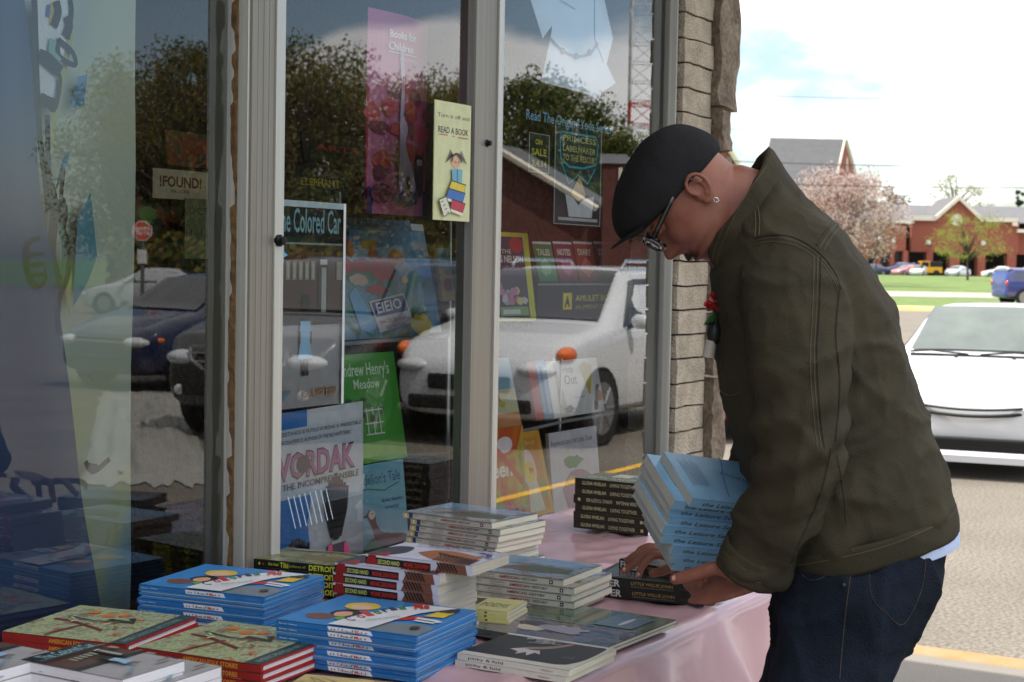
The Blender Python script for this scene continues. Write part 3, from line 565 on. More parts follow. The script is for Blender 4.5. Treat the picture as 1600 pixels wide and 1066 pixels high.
for k, (px, py) in enumerate([(1083, 779), (1056, 783), (1051, 794), (1051, 810), (1042, 824), (1041, 839), (1057, 858), (1058, 873), (1061, 887)]):
    bs = P0-Nn*(B_ls['T']*k); q = at(px, py, LZ+.02*k/8); dr, du = C2(q-bs); (xr_, xu), (yr_, yu) = C2(X), C2(Y); det = xr_*yu-xu*yr_     # slide along the covers only
    o = bs+X*((dr*yu-du*yr_)/det)+Y*((xr_*du-xu*dr)/det)-Nn*B_ls['T']
    LS.append(put_book(B_ls, frame(o, X, Y, Nn), 'Pale blue novel, %s of the stack in his hands' % ('topmost' if k == 0 else 'lowest' if k == 8 else ORD[k]+' from top'), 'pale blue novels in his hands'))
# ------------------------------------------------------------------ the man
MZ = 2.85; PXM = FP/MZ
def Q(px, py, dz=0): return at(px, py, MZ+dz)
M_skin = mat('skin', (150, 98, 80), .48, var=.10, scale=22, bump=.10, bscale=420, spec=.4, col2=(126, 74, 60)); M_skin.node_tree.nodes['Principled BSDF'].inputs['Subsurface Weight'].default_value = .08
M_skin.node_tree.nodes['Principled BSDF'].inputs['Subsurface Radius'].default_value = (.02, .008, .004)
M_jkt = mat('olive canvas', (66, 60, 44), .82, var=.14, scale=5, bump=.35, bscale=420, spec=.25, col2=(51, 47, 36))
M_jk2 = mat('olive stitching', (82, 76, 57), .9); M_jk3 = mat('dark seam fold', (44, 40, 30), .9)
M_jean = mat('dark denim', (15, 19, 27), .9, var=.3, scale=6, bump=.6, bscale=300, spec=.12, col2=(34, 42, 56))
M_cap = mat('charcoal cotton twill', (31, 31, 33), .85, var=.12, scale=20, bump=.35, bscale=500, spec=.2)
M_blkp = mat('black acetate', (12, 12, 13), .2, coat=.3); M_silver = mat('silver', (210, 210, 210), .2, metal=1)
man = thing('person', 'stooping man in olive jacket, dark flat cap and glasses holding pale blue books', 'person', tuple(at(1300, 1600, MZ).to_2d().to_3d()))
man.location.z = 0; bpy.context.view_layer.update(); MI = man.matrix_world.inverted()
def mb_(mbx, name, par=None, **k):
    mbx.v = [MI @ v for v in mbx.v]; return mbx.build(name, par or man, **k)
def me_obj(me, name, par=None):
    me.transform(MI); return link(name, me, par or man)
def ring(Fp, Bp, w, n=40, dz=0, e=.88, skew=0):   # oval through a front and a back picture point, half depth w
    A, B = Q(*Fp, dz), Q(*Bp, dz); c = (A+B)/2; a = (A-B)/2; out = []
    for k in range(n):
        t = 2*math.pi*k/n; ct, st = math.cos(t), math.sin(t)
        out.append(c + a*(abs(ct)**e*(1 if ct > 0 else -1)) + HF*(w*abs(st)**e*(1 if st > 0 else -1)) + UP*(skew*st))
    return out
def limb(pts, n=28, m=None, mb=None, sub=5):      # pts: (px, py, dz, r [, r2 along depth])
    P = smooth_path([(*Q(p[0], p[1], p[2]), p[3], p[4] if len(p) > 4 else p[3]) for p in pts], sub)
    C = [Vector(p[:3]) for p in P]; rings = []
    for i, c in enumerate(C):
        t = (C[min(i+1, len(C)-1)]-C[max(i-1, 0)]).normalized(); d = (HF-t*HF.dot(t)).normalized(); s = t.cross(d)
        rings.append([c + s*P[i][3]*math.cos(2*math.pi*k/n) + d*P[i][4]*math.sin(2*math.pi*k/n) for k in range(n)])
    mb.loft(rings, m); return C
# ---- head, built upright about the ear (x forward, y to his left, z up) then tipped forward
EAR = Q(1082, 306, 0); th = RAD(62)
hf = (HR*-math.cos(th) + UP*-math.sin(th)); hu = (HR*-math.sin(th) + UP*math.cos(th)); hl = hu.cross(hf)
HM = frame(EAR+HF*0, hf, hl, hu)      # hl points towards the camera side
PR = [(-.135, .045, -.060, .050), (-.122, .066, -.060, .050), (-.114, .083, -.062, .050), (-.104, .093, -.064, .053), (-.092, .094, -.067, .057), (-.080, .087, -.070, .061), (-.070, .091, -.072, .064), (-.062, .097, -.074, .066), (-.054, .093, -.076, .067), (-.046, .099, -.078, .068), (-.036, .095, -.081, .069), (-.02, .094, -.085, .070),
      (0, .090, -.089, .0715), (.018, .087, -.093, .0725), (.032, .086, -.096, .074), (.046, .095, -.098, .0755), (.060, .094, -.094, .075), (.076, .086, -.088, .070), (.088, .070, -.078, .060), (.098, .046, -.062, .046), (.106, .02, -.044, .030), (.110, -.002, -.02, .010)]
NOSE = [(-.05, 0), (-.036, .003), (-.030, .012), (-.022, .026), (-.014, .029), (-.004, .024), (.010, .016), (.024, .009), (.036, .004), (.05, 0)]
hd = MB(); rings = []; n = 96
for i in range(96):
    u = -.135+.245*i/95; f, bk, w = pick(PR, u); nz = pick(NOSE, u)[0]; c = (f+bk)/2+.012; rg = []
    for k in range(n):
        t = 2*math.pi*k/n; ct, st = math.cos(t), math.sin(t); e = .86 if u > -.03 else .95
        x = c + (f-c if ct > 0 else c-bk)*abs(ct)**(.92)*(1 if ct > 0 else -1); y = w*abs(st)**e*(1 if st > 0 else -1)
        if ct > 0:
            jaw = max(0, min(1, (-u-.04)/.09)); y *= 1-.35*jaw*ct
            wn_ = .0105+.008*max(0, 1-abs(u+.02)/.018); x += nz*math.exp(-(y/wn_)**2)
            x -= .013*math.exp(-((abs(y)-.033)/.015)**2-((u-.028)/.014)**2)            # eye sockets
            x += .006*math.exp(-((abs(y)-.045)/.018)**2-((u+.002)/.02)**2)              # cheekbones
            x -= .004*math.exp(-((abs(y)-.026)/.006)**2-((u+.035)/.02)**2)              # folds by the mouth
            x += .0035*math.exp(-(y/.024)**2)*(math.exp(-((u+.0470)/.0035)**2)+math.exp(-((u+.061)/.004)**2)) - .004*math.exp(-(y/.022)**2-((u+.054)/.0022)**2)
        rg.append(Vector((x, y, u)))
    rings.append(rg)
hd.loft(rings, M_skin, True, HM)
for s in (1, -1):      # ears: bowl, rim, lobe, tragus
    E = HM @ Matrix.Translation((-.004, s*.0755, .0)) @ Matrix.Rotation(RAD(-12), 4, 'Y') @ Matrix.Diagonal((.92, .9, .9, 1))
    hd.ball((-.006, -s*.002, .002), (.020, .0075, .031), M_skin, 10, E)
    pts = [(.006, s*.004, -.004), (.012, s*.006, .012), (.006, s*.010, .028), (-.008, s*.013, .034), (-.021, s*.013, .026), (-.025, s*.012, .008), (-.020, s*.009, -.010), (-.010, s*.006, -.022), (.000, s*.003, -.027), (.006, s*.002, -.020)]
    hd.tube(smooth_path(pts, 5), .0044, M_skin, 8, True, E)
    hd.tube(smooth_path([(-.004, s*.004, .020), (-.014, s*.009, .014), (-.015, s*.008, -.002), (-.006, s*.006, -.014)], 5), .0028, M_skin, 8, True, E)
    hd.ball((-.003, s*.004, -.025), (.008, .004, .009), M_skin, 8, E); hd.ball((.008, s*.003, 0), (.005, .004, .007), M_skin, 8, E)
for s in (1, -1): hd.ball((.080, s*.032, .028), .0125, mat('eye white', (200, 196, 190), .3), 10, HM); hd.ball((.0905, s*.032, .026), .0052, BLK and mat('iris', (40, 26, 18), .2), 8, HM)
# neck
nk = MB(); nk.loft([ring((1112, 404), (1098, 262), .052), ring((1122, 408), (1130, 256), .060), ring((1140, 418), (1160, 258), .064), ring((1165, 432), (1192, 268), .068), ring((1200, 470), (1235, 300), .09)], M_skin)
hd.add(nk.v, nk.f, M_skin)
head_me = baked(hd.mesh('h'), [('REMESH', dict(mode='VOXEL', voxel_size=.0024)), ('SMOOTH', dict(factor=.5, iterations=4))])
# ---- hands: a palm with five separate bent fingers
def hand(wr_, palm, fingers, thumb, name):
    """wr_: list of (point, r1, r2) forearm to knuckles; fingers: lists of points; radii taper"""
    h = MB()
    n = 20; rings = []
    for c, axis_w, w, tck, nrm in palm:
        rings.append([c + axis_w*(w*abs(math.cos(a))**.8*(1 if math.cos(a) > 0 else -1)) + nrm*(tck*math.sin(a)) for a in [2*math.pi*k/n for k in range(n)]])
    h.loft(rings, M_skin)
    for f, r in fingers+[thumb]:
        P = smooth_path([tuple(p) for p in f], 6); m_ = len(P)
        rad = []
        for i in range(m_):
            t = i/(m_-1); kn = .06*math.exp(-((t-.36)/.05)**2)+.06*math.exp(-((t-.7)/.05)**2); rad.append(r*(1.08-.28*t+kn))
        h.tube(P, rad, M_skin, 12); h.ball(P[-1], rad[-1]*1.0, M_skin, 8)
    return baked(h.mesh(name), [('REMESH', dict(mode='VOXEL', voxel_size=.0021)), ('SMOOTH', dict(factor=.5, iterations=3))])
def PL(px, py, dz): return Q(px, py, dz)
# near (left) hand: back of the hand to the camera, fingers curled under the stack, thumb along its foot
wd = (UP*.9+HR*-.3).normalized(); nr = (HF*-.9+UP*-.2).normalized()
def row(c, w, t, rot=0):
    ax = (UP*math.cos(rot)+HR*math.sin(rot)).normalized(); nn_ = (HF*-1+UP*-.15).normalized(); nn_ = (nn_-ax*nn_.dot(ax)).normalized(); return (c, ax, w, t, nn_)
lpalm = [row(PL(1196, 900, -.095), .028, .025, .5), row(PL(1172, 908, -.09), .029, .021, .5), row(PL(1150, 913, -.080), .036, .019, .6), row(PL(1128, 916, -.066), .041, .018, .65), row(PL(1106, 918, -.045), .040, .016, .7), row(PL(1092, 920, -.03), .034, .012, .7)]
lf = [([PL(1104, 900, -.03), PL(1086, 906, .0), PL(1072, 904, .04), PL(1070, 896, .065)], .0092),
      ([PL(1098, 914, -.03), PL(1082, 918, .01), PL(1074, 912, .05), PL(1074, 902, .075)], .0096),
      ([PL(1100, 928, -.03), PL(1088, 930, .015), PL(1084, 920, .055), PL(1086, 908, .08)], .0090),
      ([PL(1112, 940, -.035), PL(1104, 940, .01), PL(1100, 930, .045), PL(1102, 916, .07)], .0080)]
lt = ([PL(1148, 898, -.085), PL(1120, 888, -.080), PL(1090, 896, -.070), PL(1066, 902, -.055), PL(1055, 905, -.045)], .0125)
lh = hand(None, lpalm, lf, lt, 'lh')
# far (right) hand: resting on the loose black hardback
DZ = .46
rpalm = [row(PL(1120, 868, .34), .027, .023, 1.2), row(PL(1092, 864, .38), .030, .018, 1.3), row(PL(1066, 862, .42), .040, .015, 1.35), row(PL(1046, 864, .45), .038, .013, 1.35)]
rf = [([PL(1044, 870, .42), PL(1022, 868, .42), PL(1004, 884, .42), PL(998, 899, .42)], .0088),
      ([PL(1042, 866, .44), PL(1016, 862, .45), PL(992, 880, .45), PL(975, 892, .45)], .0092),
      ([PL(1040, 862, .47), PL(1014, 858, .49), PL(992, 868, .50), PL(980, 876, .51)], .0090),
      ([PL(1040, 858, .50), PL(1016, 854, .53), PL(1002, 858, .54), PL(996, 863, .54)], .0080)]
rt = ([PL(1078, 874, .38), PL(1056, 884, .37), PL(1036, 892, .38), PL(1020, 896, .39)], .0110)
rh = hand(None, rpalm, rf, rt, 'rh')
# ---- trousers
TORS = [((1217, 892), (1487, 816), .160), ((1206, 852), (1481, 778), .170), ((1192, 790), (1466, 728), .168), ((1156, 710), (1444, 668), .165), ((1132, 610), (1416, 580), .172), ((1122, 530), (1388, 492), .190), ((1116, 468), (1344, 408), .205), ((1114, 430), (1292, 348), .182), ((1118, 408), (1240, 302), .125), ((1124, 392), (1212, 270), .095)]
body = MB()
def shrink(t, k): (fx, fy), (bx, by), w = t; cx, cy = (fx+bx)/2, (fy+by)/2; return ((cx+(fx-cx)*k, cy+(fy-cy)*k), (cx+(bx-cx)*k, cy+(by-cy)*k), w*k)
b0 = MB(); b0.loft([ring(*shrink(t, .72)) for t in TORS], M_skin)
limb([(1310, 940, -.05, .06), (1262, 1262, -.09, .05), (1290, 1600, -.09, .035)], m=M_skin, mb=b0); limb([(1310, 940, .07, .06), (1230, 1262, .1, .05), (1250, 1600, .12, .035)], m=M_skin, mb=b0)
limb([(1225, 430, -.10, .045), (1246, 560, -.185, .036), (1248, 700, -.185, .034), (1200, 880, -.11, .030), (1190, 902, -.095, .026)], m=M_skin, mb=b0); limb([(1225, 430, .10, .045), (1222, 560, .2, .036), (1200, 700, .3, .038), (1130, 866, .33, .028)], m=M_skin, mb=b0)
b0_me = baked(b0.mesh('b'), [('REMESH', dict(mode='VOXEL', voxel_size=.012))])
for me in (b0_me, head_me, lh, rh): body.add([v.co for v in me.vertices], [tuple(p.vertices) for p in me.polygons], M_skin)
for s in (1, -1): body.ball(HM @ Vector((.0835, s*.032, .028)), .0125, M_skin, 8); body.tube([HM @ Vector((.0835+.0126*math.cos(a), s*.032+s*.0126*math.sin(a)*.9, .0235)) for a in (-.9, -.5, 0, .5, .9)], .0009, mat('lash line', (30, 20, 16), .8), 4)
for p_, r_ in ((PL(1053, 903.5, -.057), (.0065, .0035, .0055)), (PL(997, 898, .411), (.005, .003, .0045)), (PL(975, 890, .441), (.005, .003, .0045))): body.ball(p_, r_, mat('nail', (196, 146, 130), .3), 8)
mb_(body, 'body', smooth=True)
def fold(p, k=1.0, f=1.0, ax=None):     # cloth folds: ridged noise, longer along one axis
    v = Vector((p.dot(HR), p.dot(HF), p.z))
    a = 1-abs(noise.noise(Vector((v.x*9*f, v.y*6*f, v.z*3.2*f)))*2.2); b = 1-abs(noise.noise(Vector((v.x*5*f+v.z*7, v.y*5, v.z*6*f-v.x*6+4)))*2.2); c = noise.noise(v*22)
    g = 1-abs(noise.noise(Vector((v.x*26*f+v.z*12, v.y*20, v.z*22*f-v.x*10+9)))*2.4); return k*(.0075*max(0, a-.35)**1.6 + .0110*max(0, b-.4)**1.8 + .0030*max(0, g-.45)**1.3 + .0009*c)
def creased(me, fn):
    nm = [v.normal.copy() for v in me.vertices]; co = [v.co.copy() for v in me.vertices]
    for v, n_, c_ in zip(me.vertices, nm, co): v.co = c_ + n_*fn(c_)
    me.update(); me.polygons.foreach_set('use_smooth', [True]*len(me.polygons)); return me
jn = MB(); jn.loft([ring((1236, 842), (1466, 800), .150), ring((1228, 880), (1472, 845), .162), ring((1216, 930), (1462, 905), .178), ring((1210, 985), (1432, 965), .172), ring((1210, 1030), (1400, 1010), .16)], M_jean)
limb([(1330, 900, -.08, .118, .085), (1318, 990, -.085, .108, .085), (1288, 1090, -.09, .092), (1262, 1262, -.09, .074), (1280, 1440, -.09, .066), (1292, 1620, -.09, .062)], m=M_jean, mb=jn)
limb([(1325, 900, .09, .112, .085), (1300, 990, .09, .104, .085), (1262, 1090, .1, .09), (1228, 1262, .1, .072), (1240, 1440, .11, .066), (1250, 1600, .12, .062)], m=M_jean, mb=jn)
jme = baked(jn.mesh('j'), [('REMESH', dict(mode='VOXEL', voxel_size=.007)), ('SMOOTH', dict(factor=.5, iterations=8))])
jme = creased(jme, lambda p: fold(p, 1.6, .9)); jme.materials.clear(); jme.materials.append(M_jean); jobj = me_obj(jme, 'jeans')
for x, y, dz, rx in ((1272, 1650, -.09, 1), (1230, 1628, .12, 1)):
    sh = MB(); c = Q(x, y, dz); c.z = 0; rr = []
    for u, w, h in ((-.11, .03, .05), (-.09, .038, .075), (-.03, .042, .09), (.03, .046, .075), (.09, .05, .05), (.14, .044, .038), (.165, .02, .025)):
        rr.append([c - HR*u + HF*(w*math.cos(a)) + UP*(max(0, .5+.5*math.sin(a))*h+.003) for a in [2*math.pi*k/16 for k in range(16)]])
    sh.loft(rr, mat('brown leather', (58, 40, 28), .5)); mb_(sh, 'shoe', smooth=True)
# ---- jacket
jk = MB(); jk.loft([ring(*t) for t in TORS], M_jkt)
limb([(1235, 415, -.10, .088, .075), (1244, 470, -.165, .088, .068), (1248, 560, -.19, .080, .066), (1250, 650, -.195, .074, .064), (1246, 715, -.185, .068), (1222, 790, -.15, .062), (1192, 850, -.12, .058), (1172, 890, -.105, .060)], m=M_jkt, mb=jk)
limb([(1235, 415, .10, .085, .07), (1238, 480, .165, .082, .066), (1225, 570, .21, .075), (1205, 680, .25, .068), (1180, 760, .28, .062), (1140, 840, .32, .055), (1120, 862, .34, .052)], m=M_jkt, mb=jk)
jm = baked(jk.mesh('jk'), [('REMESH', dict(mode='VOXEL', voxel_size=.0065)), ('SMOOTH', dict(factor=.5, iterations=10))])
ELB = Q(1246, 715, -.19)
def jfold(p):
    d = fold(p, 1.5, 1.0)+.004*max(0, .3-abs(noise.noise(Vector((p.dot(HR)*16, p.dot(HF)*9, p.z*7+p.dot(HR)*9)))))*2; e = (p-ELB); g = math.exp(-(e.length/.14)**2)
    d += g*.008*math.sin((e.z*.9-e.dot(HR)*.5)*95+2*noise.noise(p*9))
    hh = (p-Q(1350, 850)); d += .006*math.exp(-((hh.z-.02)/.03)**2)*math.sin(p.dot(HR)*60+p.dot(HF)*30) if hh.length < .35 else 0
    return d
jm = creased(jm, jfold); jm.materials.clear(); jm.materials.append(M_jkt)
BV = BVHTree.FromPolygons([v.co for v in jm.vertices], [tuple(p.vertices) for p in jm.polygons])
jacket = me_obj(jm, 'jacket')
def on(px, py, bv=None):
    h = (bv or BV).ray_cast(CAM, ray(px, py).normalized()); return h[0], h[1]
def seam(pts, name=None, r=.0011, m=None, off=.0006, mbx=None, n=10):
    P = []
    for px, py in smooth_path(pts, n):
        h, nn_ = on(px, py)
        if h is not None: P.append(h+nn_*off)
    if len(P) > 2: mbx.tube(P, r, m or M_jk2, 5)
sm = MB()
def twin(pts, gap=(5, 4)):
    seam(pts, mbx=sm, r=.0016, m=M_jk3); seam([(x+gap[0], y+gap[1]) for x, y in pts], mbx=sm, r=.0008); seam([(x+gap[0]*2.2, y+gap[1]*2.2) for x, y in pts], mbx=sm, r=.0008)
twin([(1180, 372), (1205, 367), (1235, 370), (1262, 382), (1285, 400), (1305, 428), (1314, 452)], (-1, 5))
twin([(1305, 344), (1290, 362), (1276, 384)], (5, 3)); seam([(1178, 320), (1181, 345), (1180, 370)], mbx=sm)
seam([(1184, 322), (1187, 345), (1186, 368)], mbx=sm)
twin([(1283, 400), (1281, 470), (1277, 560), (1281, 640), (1288, 700)], (-5, 0))
seam([(1312, 452), (1306, 520), (1312, 600), (1306, 690)], mbx=sm, r=.0018, m=M_jk3)
seam([(1298, 700), (1286, 760), (1262, 820), (1236, 880)], mbx=sm, r=.0018, m=M_jk3)
seam([(1308, 712), (1318, 770), (1322, 820)], mbx=sm, r=.001, m=M_jk3)
seam([(1120, 560), (1124, 605), (1140, 618), (1158, 612)], mbx=sm); seam([(1140, 470), (1132, 520), (1128, 580)], mbx=sm, m=M_jk3)
mb_(sm, 'seam_stitching', jacket)
# hem band, cuff and collar as fitted bands
def band(rings_, thick, name, m=M_jkt, par=None, crease=.6, closed=True):
    b = MB(); b.loft(rings_, m, caps=False, closed=closed)
    me = baked(b.mesh('b'), [('SUBSURF', dict(levels=2)), ('SOLIDIFY', dict(thickness=thick, offset=0))])
    me = creased(me, lambda p: fold(p, crease, 1.3)); return me
hb = band([ring((1212, 898), (1489, 818), .166), ring((1209, 878), (1489, 800), .172), ring((1203, 858), (1484, 780), .174)], .004, 'hem', crease=.35)
BVH = BVHTree.FromPolygons([v.co for v in hb.vertices], [tuple(p.vertices) for p in hb.polygons]); hem_o = me_obj(hb, 'hem_band', jacket)
hs = MB()
def hseam(pts, r=.0008, m=None):
    P = []
    for px, py in smooth_path(pts, 10):
        h, nn_ = on(px, py, BVH)
        if h is not None: P.append(h+nn_*.0006)
    if len(P) > 2: hs.tube(P, r, m or M_jk2, 5)
hseam([(1240, 851), (1320, 835), (1400, 812), (1482, 779)], .0018, M_jk3); hseam([(1250, 852), (1320, 838), (1400, 816), (1478, 784)]); hseam([(1245, 884), (1320, 870), (1400, 848), (1482, 812)])
for q in ([(1306, 832), (1308, 866)], [(1332, 827), (1334, 862)], [(1308, 834), (1332, 860)], [(1332, 830), (1308, 862)]): hseam(q)
h, nn_ = on(1390, 824, BVH)
if h: hs.ball(h+nn_*.001, .0045, M_silver, 6)
mb_(hs, 'hem_stitching', hem_o)
def cuff_ring(px, py, dz, r, tilt=0, n=28):
    c = Q(px, py, dz); t = (Q(1172, 890, -.105)-Q(1222, 790, -.15)).normalized(); d = (HF-t*HF.dot(t)).normalized(); s = t.cross(d)
    return [c + s*r*math.cos(2*math.pi*k/n) + d*r*.98*math.sin(2*math.pi*k/n) for k in range(n)]
cu_ = band([cuff_ring(1168, 896, -.104, .0565), cuff_ring(1175, 882, -.108, .0590), cuff_ring(1187, 860, -.117, .0595)], .004, 'cuff'); me_obj(cu_, 'cuff', jacket)
cst = MB(); BVC = BVHTree.FromPolygons([v.co+Vector(man.location) for v in cu_.vertices], [tuple(p.vertices) for p in cu_.polygons])
for offs in ((0, 0), (3, -8)):
    P = []
    for px, py in smooth_path([(1118, 870), (1150, 898), (1182, 916), (1212, 912)], 8):
        h, nn_ = on(px+offs[0]+2, py+offs[1]-6, BVC)
        if h: P.append(h+nn_*.0006)
    if len(P) > 2: cst.tube(P, .0008, M_jk2, 5)
if cst.v: mb_(cst, 'cuff_stitching', jacket)
# collar: an open stand-up collar round the neck, flared
def collar_ring(Fp, Bp, w, gap=.5, n=36):
    A, B = Q(*Fp), Q(*Bp); c = (A+B)/2; a = (A-B)/2; out = []
    for k in range(n+1):
        t = gap+(2*math.pi-2*gap)*k/n; out.append(c+a*math.cos(t)+HF*w*math.sin(t))
    return out
col_me = band([collar_ring((1150, 460), (1262, 318), .120, .25), collar_ring((1128, 436), (1246, 296), .108, .28), collar_ring((1110, 414), (1228, 272), .098, .3), collar_ring((1104, 398), (1212, 252), .094, .32), collar_ring((1106, 386), (1198, 238), .092, .34)], .007, 'collar', closed=False, crease=.8)
BVL = BVHTree.FromPolygons([v.co for v in col_me.vertices], [tuple(p.vertices) for p in col_me.polygons])
col_o = me_obj(col_me, 'collar', jacket); cs = MB()
for q in ([(1113, 408), (1120, 380), (1140, 335), (1165, 290), (1192, 252)], [(1120, 412), (1128, 382), (1148, 338), (1172, 296), (1198, 260)]):
    P = []
    for px, py in smooth_path(q, 10):
        h, nn_ = on(px, py, BVL)
        if h: P.append(h+nn_*.0006)
    if len(P) > 2: cs.tube(P, .0009, M_jk2, 5)
if cs.v: mb_(cs, 'collar_stitching', col_o)
# shirt tail
stl = MB(); stl.loft([ring((1236, 892), (1492, 838), .160), ring((1234, 880), (1491, 818), .162), ring((1234, 862), (1480, 800), .160)], mat('pale blue shirt', (170, 184, 214), .8, bump=.3, bscale=60), caps=False); mb_(stl, 'shirt', smooth=True)
# ---- jeans details
BVJ = BVHTree.FromPolygons([v.co+Vector(man.location) for v in jme.vertices], [tuple(p.vertices) for p in jme.polygons]); js = MB(); M_org = mat('copper thread', (70, 60, 48), .7)
for q, r in (([(1334, 862), (1326, 920), (1318, 990), (1312, 1060)], .0007), ([(1358, 870), (1362, 930), (1385, 958), (1412, 975), (1440, 920), (1448, 856)], .0005), ([(1240, 880), (1262, 905), (1290, 900), (1325, 868)], .0005)):
    P = []
    for px, py in smooth_path(q, 8):
        h, nn_ = on(px, py, BVJ)
        if h: P.append(h+nn_*.0006)
    if len(P) > 2: js.tube(P, r, M_org, 5)
h, nn_ = on(1319, 914, BVJ)
if h: js.ball(h+nn_*.001, .003, M_org, 6)
mb_(js, 'jean_stitching', jobj)
# ---- cap
cp = MB()
CAPR = [((1002, 366), (1120, 241), .079), ((985, 376), (1125, 232), .084), ((966, 376), (1121, 217), .089), ((955, 350), (1100, 203), .090), ((957, 312), (1072, 194), .083), ((968, 276), (1048, 193), .066), ((986, 244), (1028, 202), .040), ((1002, 222), (1012, 212), .01)]
rr = []
for Fp, Bp, w in CAPR: rr.append(ring(Fp, Bp, w, 48, 0, .94))
cp.loft(rr, M_cap, caps=True)
cap_me = baked(cp.mesh('cap'), [('SUBSURF', dict(levels=2))]); cap_me = creased(cap_me, lambda p: .0016*noise.noise(p*16)+.0012*noise.noise(p*40)); cap_me.materials.clear(); cap_me.materials.append(M_cap)
BVK = BVHTree.FromPolygons([v.co for v in cap_me.vertices], [tuple(p.vertices) for p in cap_me.polygons]); cap_o = me_obj(cap_me, 'flat_cap')
cb = MB(); rows = []
for i in range(9):
    u = -1+2*i/8; c0 = Q(1006, 356, .078*u); fw = (1-abs(u)**2.4); tip = Q(1004-50*fw-2, 358+32*fw+1, .074*u); up_ = (HR*-.5+UP*.5)
    rows.append([c0+up_*.012, (c0+tip)/2+up_*.010*fw, tip+up_*.002, tip-up_*.004, (c0+tip)/2-up_*.0, c0-up_*.004])
cb.loft(rows, M_cap); bme = baked(cb.mesh('b'), [('SUBSURF', dict(levels=2))]); bme.polygons.foreach_set('use_smooth', [True]*len(bme.polygons)); me_obj(bme, 'brim', cap_o)
ks = MB()
for q in ([(1076, 277), (1050, 240), (1020, 214)], [(1080, 274), (1054, 236), (1026, 210)], [(975, 300), (1000, 262), (1040, 236), (1090, 222)], [(1118, 243), (1090, 262), (1060, 288), (1030, 324), (1006, 358)]):
    P = []
    for px, py in smooth_path(q, 10):
        h, nn_ = on(px, py, BVK)
        if h: P.append(h+nn_*.0004)
    if len(P) > 2: ks.tube(P, .0009, mat('cap seam', (22, 22, 24), .9), 5)
mb_(ks, 'cap_seams', cap_o)
h, nn_ = on(1104, 224, BVK)
if h:
    lg = MB(); a = (HR*.75-UP*-.62).normalized()*-1; t1 = (UP*-.75+HR*.5); t1 = (t1-nn_*t1.dot(nn_)).normalized(); t2 = nn_.cross(t1); P_ = h+nn_*.0012
    lg.add([P_+t1*x+t2*y for x, y in ((-.010, -.006), (.010, -.006), (.010, .006), (-.010, .006))], [(0, 1, 2, 3)], BLK and mat('black leather patch', (10, 10, 10), .4))
    lg.add([P_+nn_*.0005+t1*x*.0045+t2*y*.0045 for x, y in ((-1, 0), (-.3, -.5), (0, -1), (.3, -.4), (1, 0), (.3, .5), (0, 1), (-.3, .4))], [tuple(range(8))], M_silver)
    mb_(lg, 'cap_badge', cap_o)
# ---- glasses, earring, moustache
gs = MB()
for s in (1, -1):
    gs.tube([HM @ Vector(p) for p in smooth_path([(-.016, s*.079, .020), (-.010, s*.080, .033), (.004, s*.079, .037), (.05, s*.078, .034), (.090, s*.074, .030), (.100, s*.070, .028)], 4)], .0028, M_blkp, 8)
    gs.tube([HM @ Vector((.025+.078*k/5, s*(.0795-.0014*k), .035-.0012*k)) for k in range(6)], .0050, M_blkp, 8)
    R = [(.110-.10*abs(abs(y)-.034)*.0 - (abs(y)-.03)*.22, s*abs(y), z) for y, z in [(.034+.027*math.copysign(abs(math.cos(a))**.6, math.cos(a)), .018+.017*math.copysign(abs(math.sin(a))**.6, math.sin(a))) for a in [2*math.pi*k/28 for k in range(29)]]]
    gs.tube([HM @ Vector(p) for p in R], .0030, M_blkp, 6)
gs.tube([HM @ Vector(p) for p in ((.112, .008, .024), (.116, 0, .027), (.112, -.008, .024))], .0024, M_blkp, 6)
g_o = mb_(gs, 'glasses', smooth=True)
ln = MB(); M_lens = bpy.data.materials.new('spectacle lens'); M_lens.use_nodes = True; tt = M_lens.node_tree; tt.nodes.clear(); o1 = tt.nodes.new('ShaderNodeOutputMaterial'); m1 = tt.nodes.new('ShaderNodeMixShader'); m1.inputs[0].default_value = .12; t1_ = tt.nodes.new('ShaderNodeBsdfTransparent'); t1_.inputs[0].default_value = (.85, .85, .85, 1); g1 = tt.nodes.new('ShaderNodeBsdfGlossy'); g1.inputs['Roughness'].default_value = .02
tt.links.new(t1_.outputs[0], m1.inputs[1]); tt.links.new(g1.outputs[0], m1.inputs[2]); tt.links.new(m1.outputs[0], o1.inputs[0])
for s in (1, -1):
    pts = [HM @ Vector((.110-(abs(y)-.03)*.22, s*abs(y), z)) for y, z in [(.034+.026*math.copysign(abs(math.cos(a))**.6, math.cos(a)), .018+.016*math.copysign(abs(math.sin(a))**.6, math.sin(a))) for a in [2*math.pi*k/28 for k in range(28)]]]
    ln.add(pts, [tuple(range(28))], M_lens)
mb_(ln, 'lenses', g_o)
er = MB(); ec = HM @ Vector((-.006, .081, -.033)); er.tube([ec+hf*.0036*math.cos(a)+hu*.0045*math.sin(a) for a in [2*math.pi*k/18 for k in range(19)]], .0011, M_silver, 6); er.ball(ec-hu*.005, .0016, M_silver, 6); mb_(er, 'earring', smooth=True)
ms_ = MB(); M_hair = mat('grey brown whiskers', (128, 120, 112), .9, var=.4, scale=200)
for k in range(1500):      # short whiskers of the moustache and stubble
    y = random.uniform(-.032, .032); u = -.042+random.gauss(0, .0035)-abs(y)*.22; f, bk, w = pick(PR, u); c = (f+bk)/2+.012; x = c+(f-c)*math.sqrt(max(0, 1-(y/w)**2))**.92+.002
    p = HM @ Vector((x, y, u)); e = HM @ Vector((x+.006, y*1.14, u-.007)); s_ = (hl*.0006)
    ms_.add([p-s_, p+s_, e], [(0, 1, 2)], M_hair)
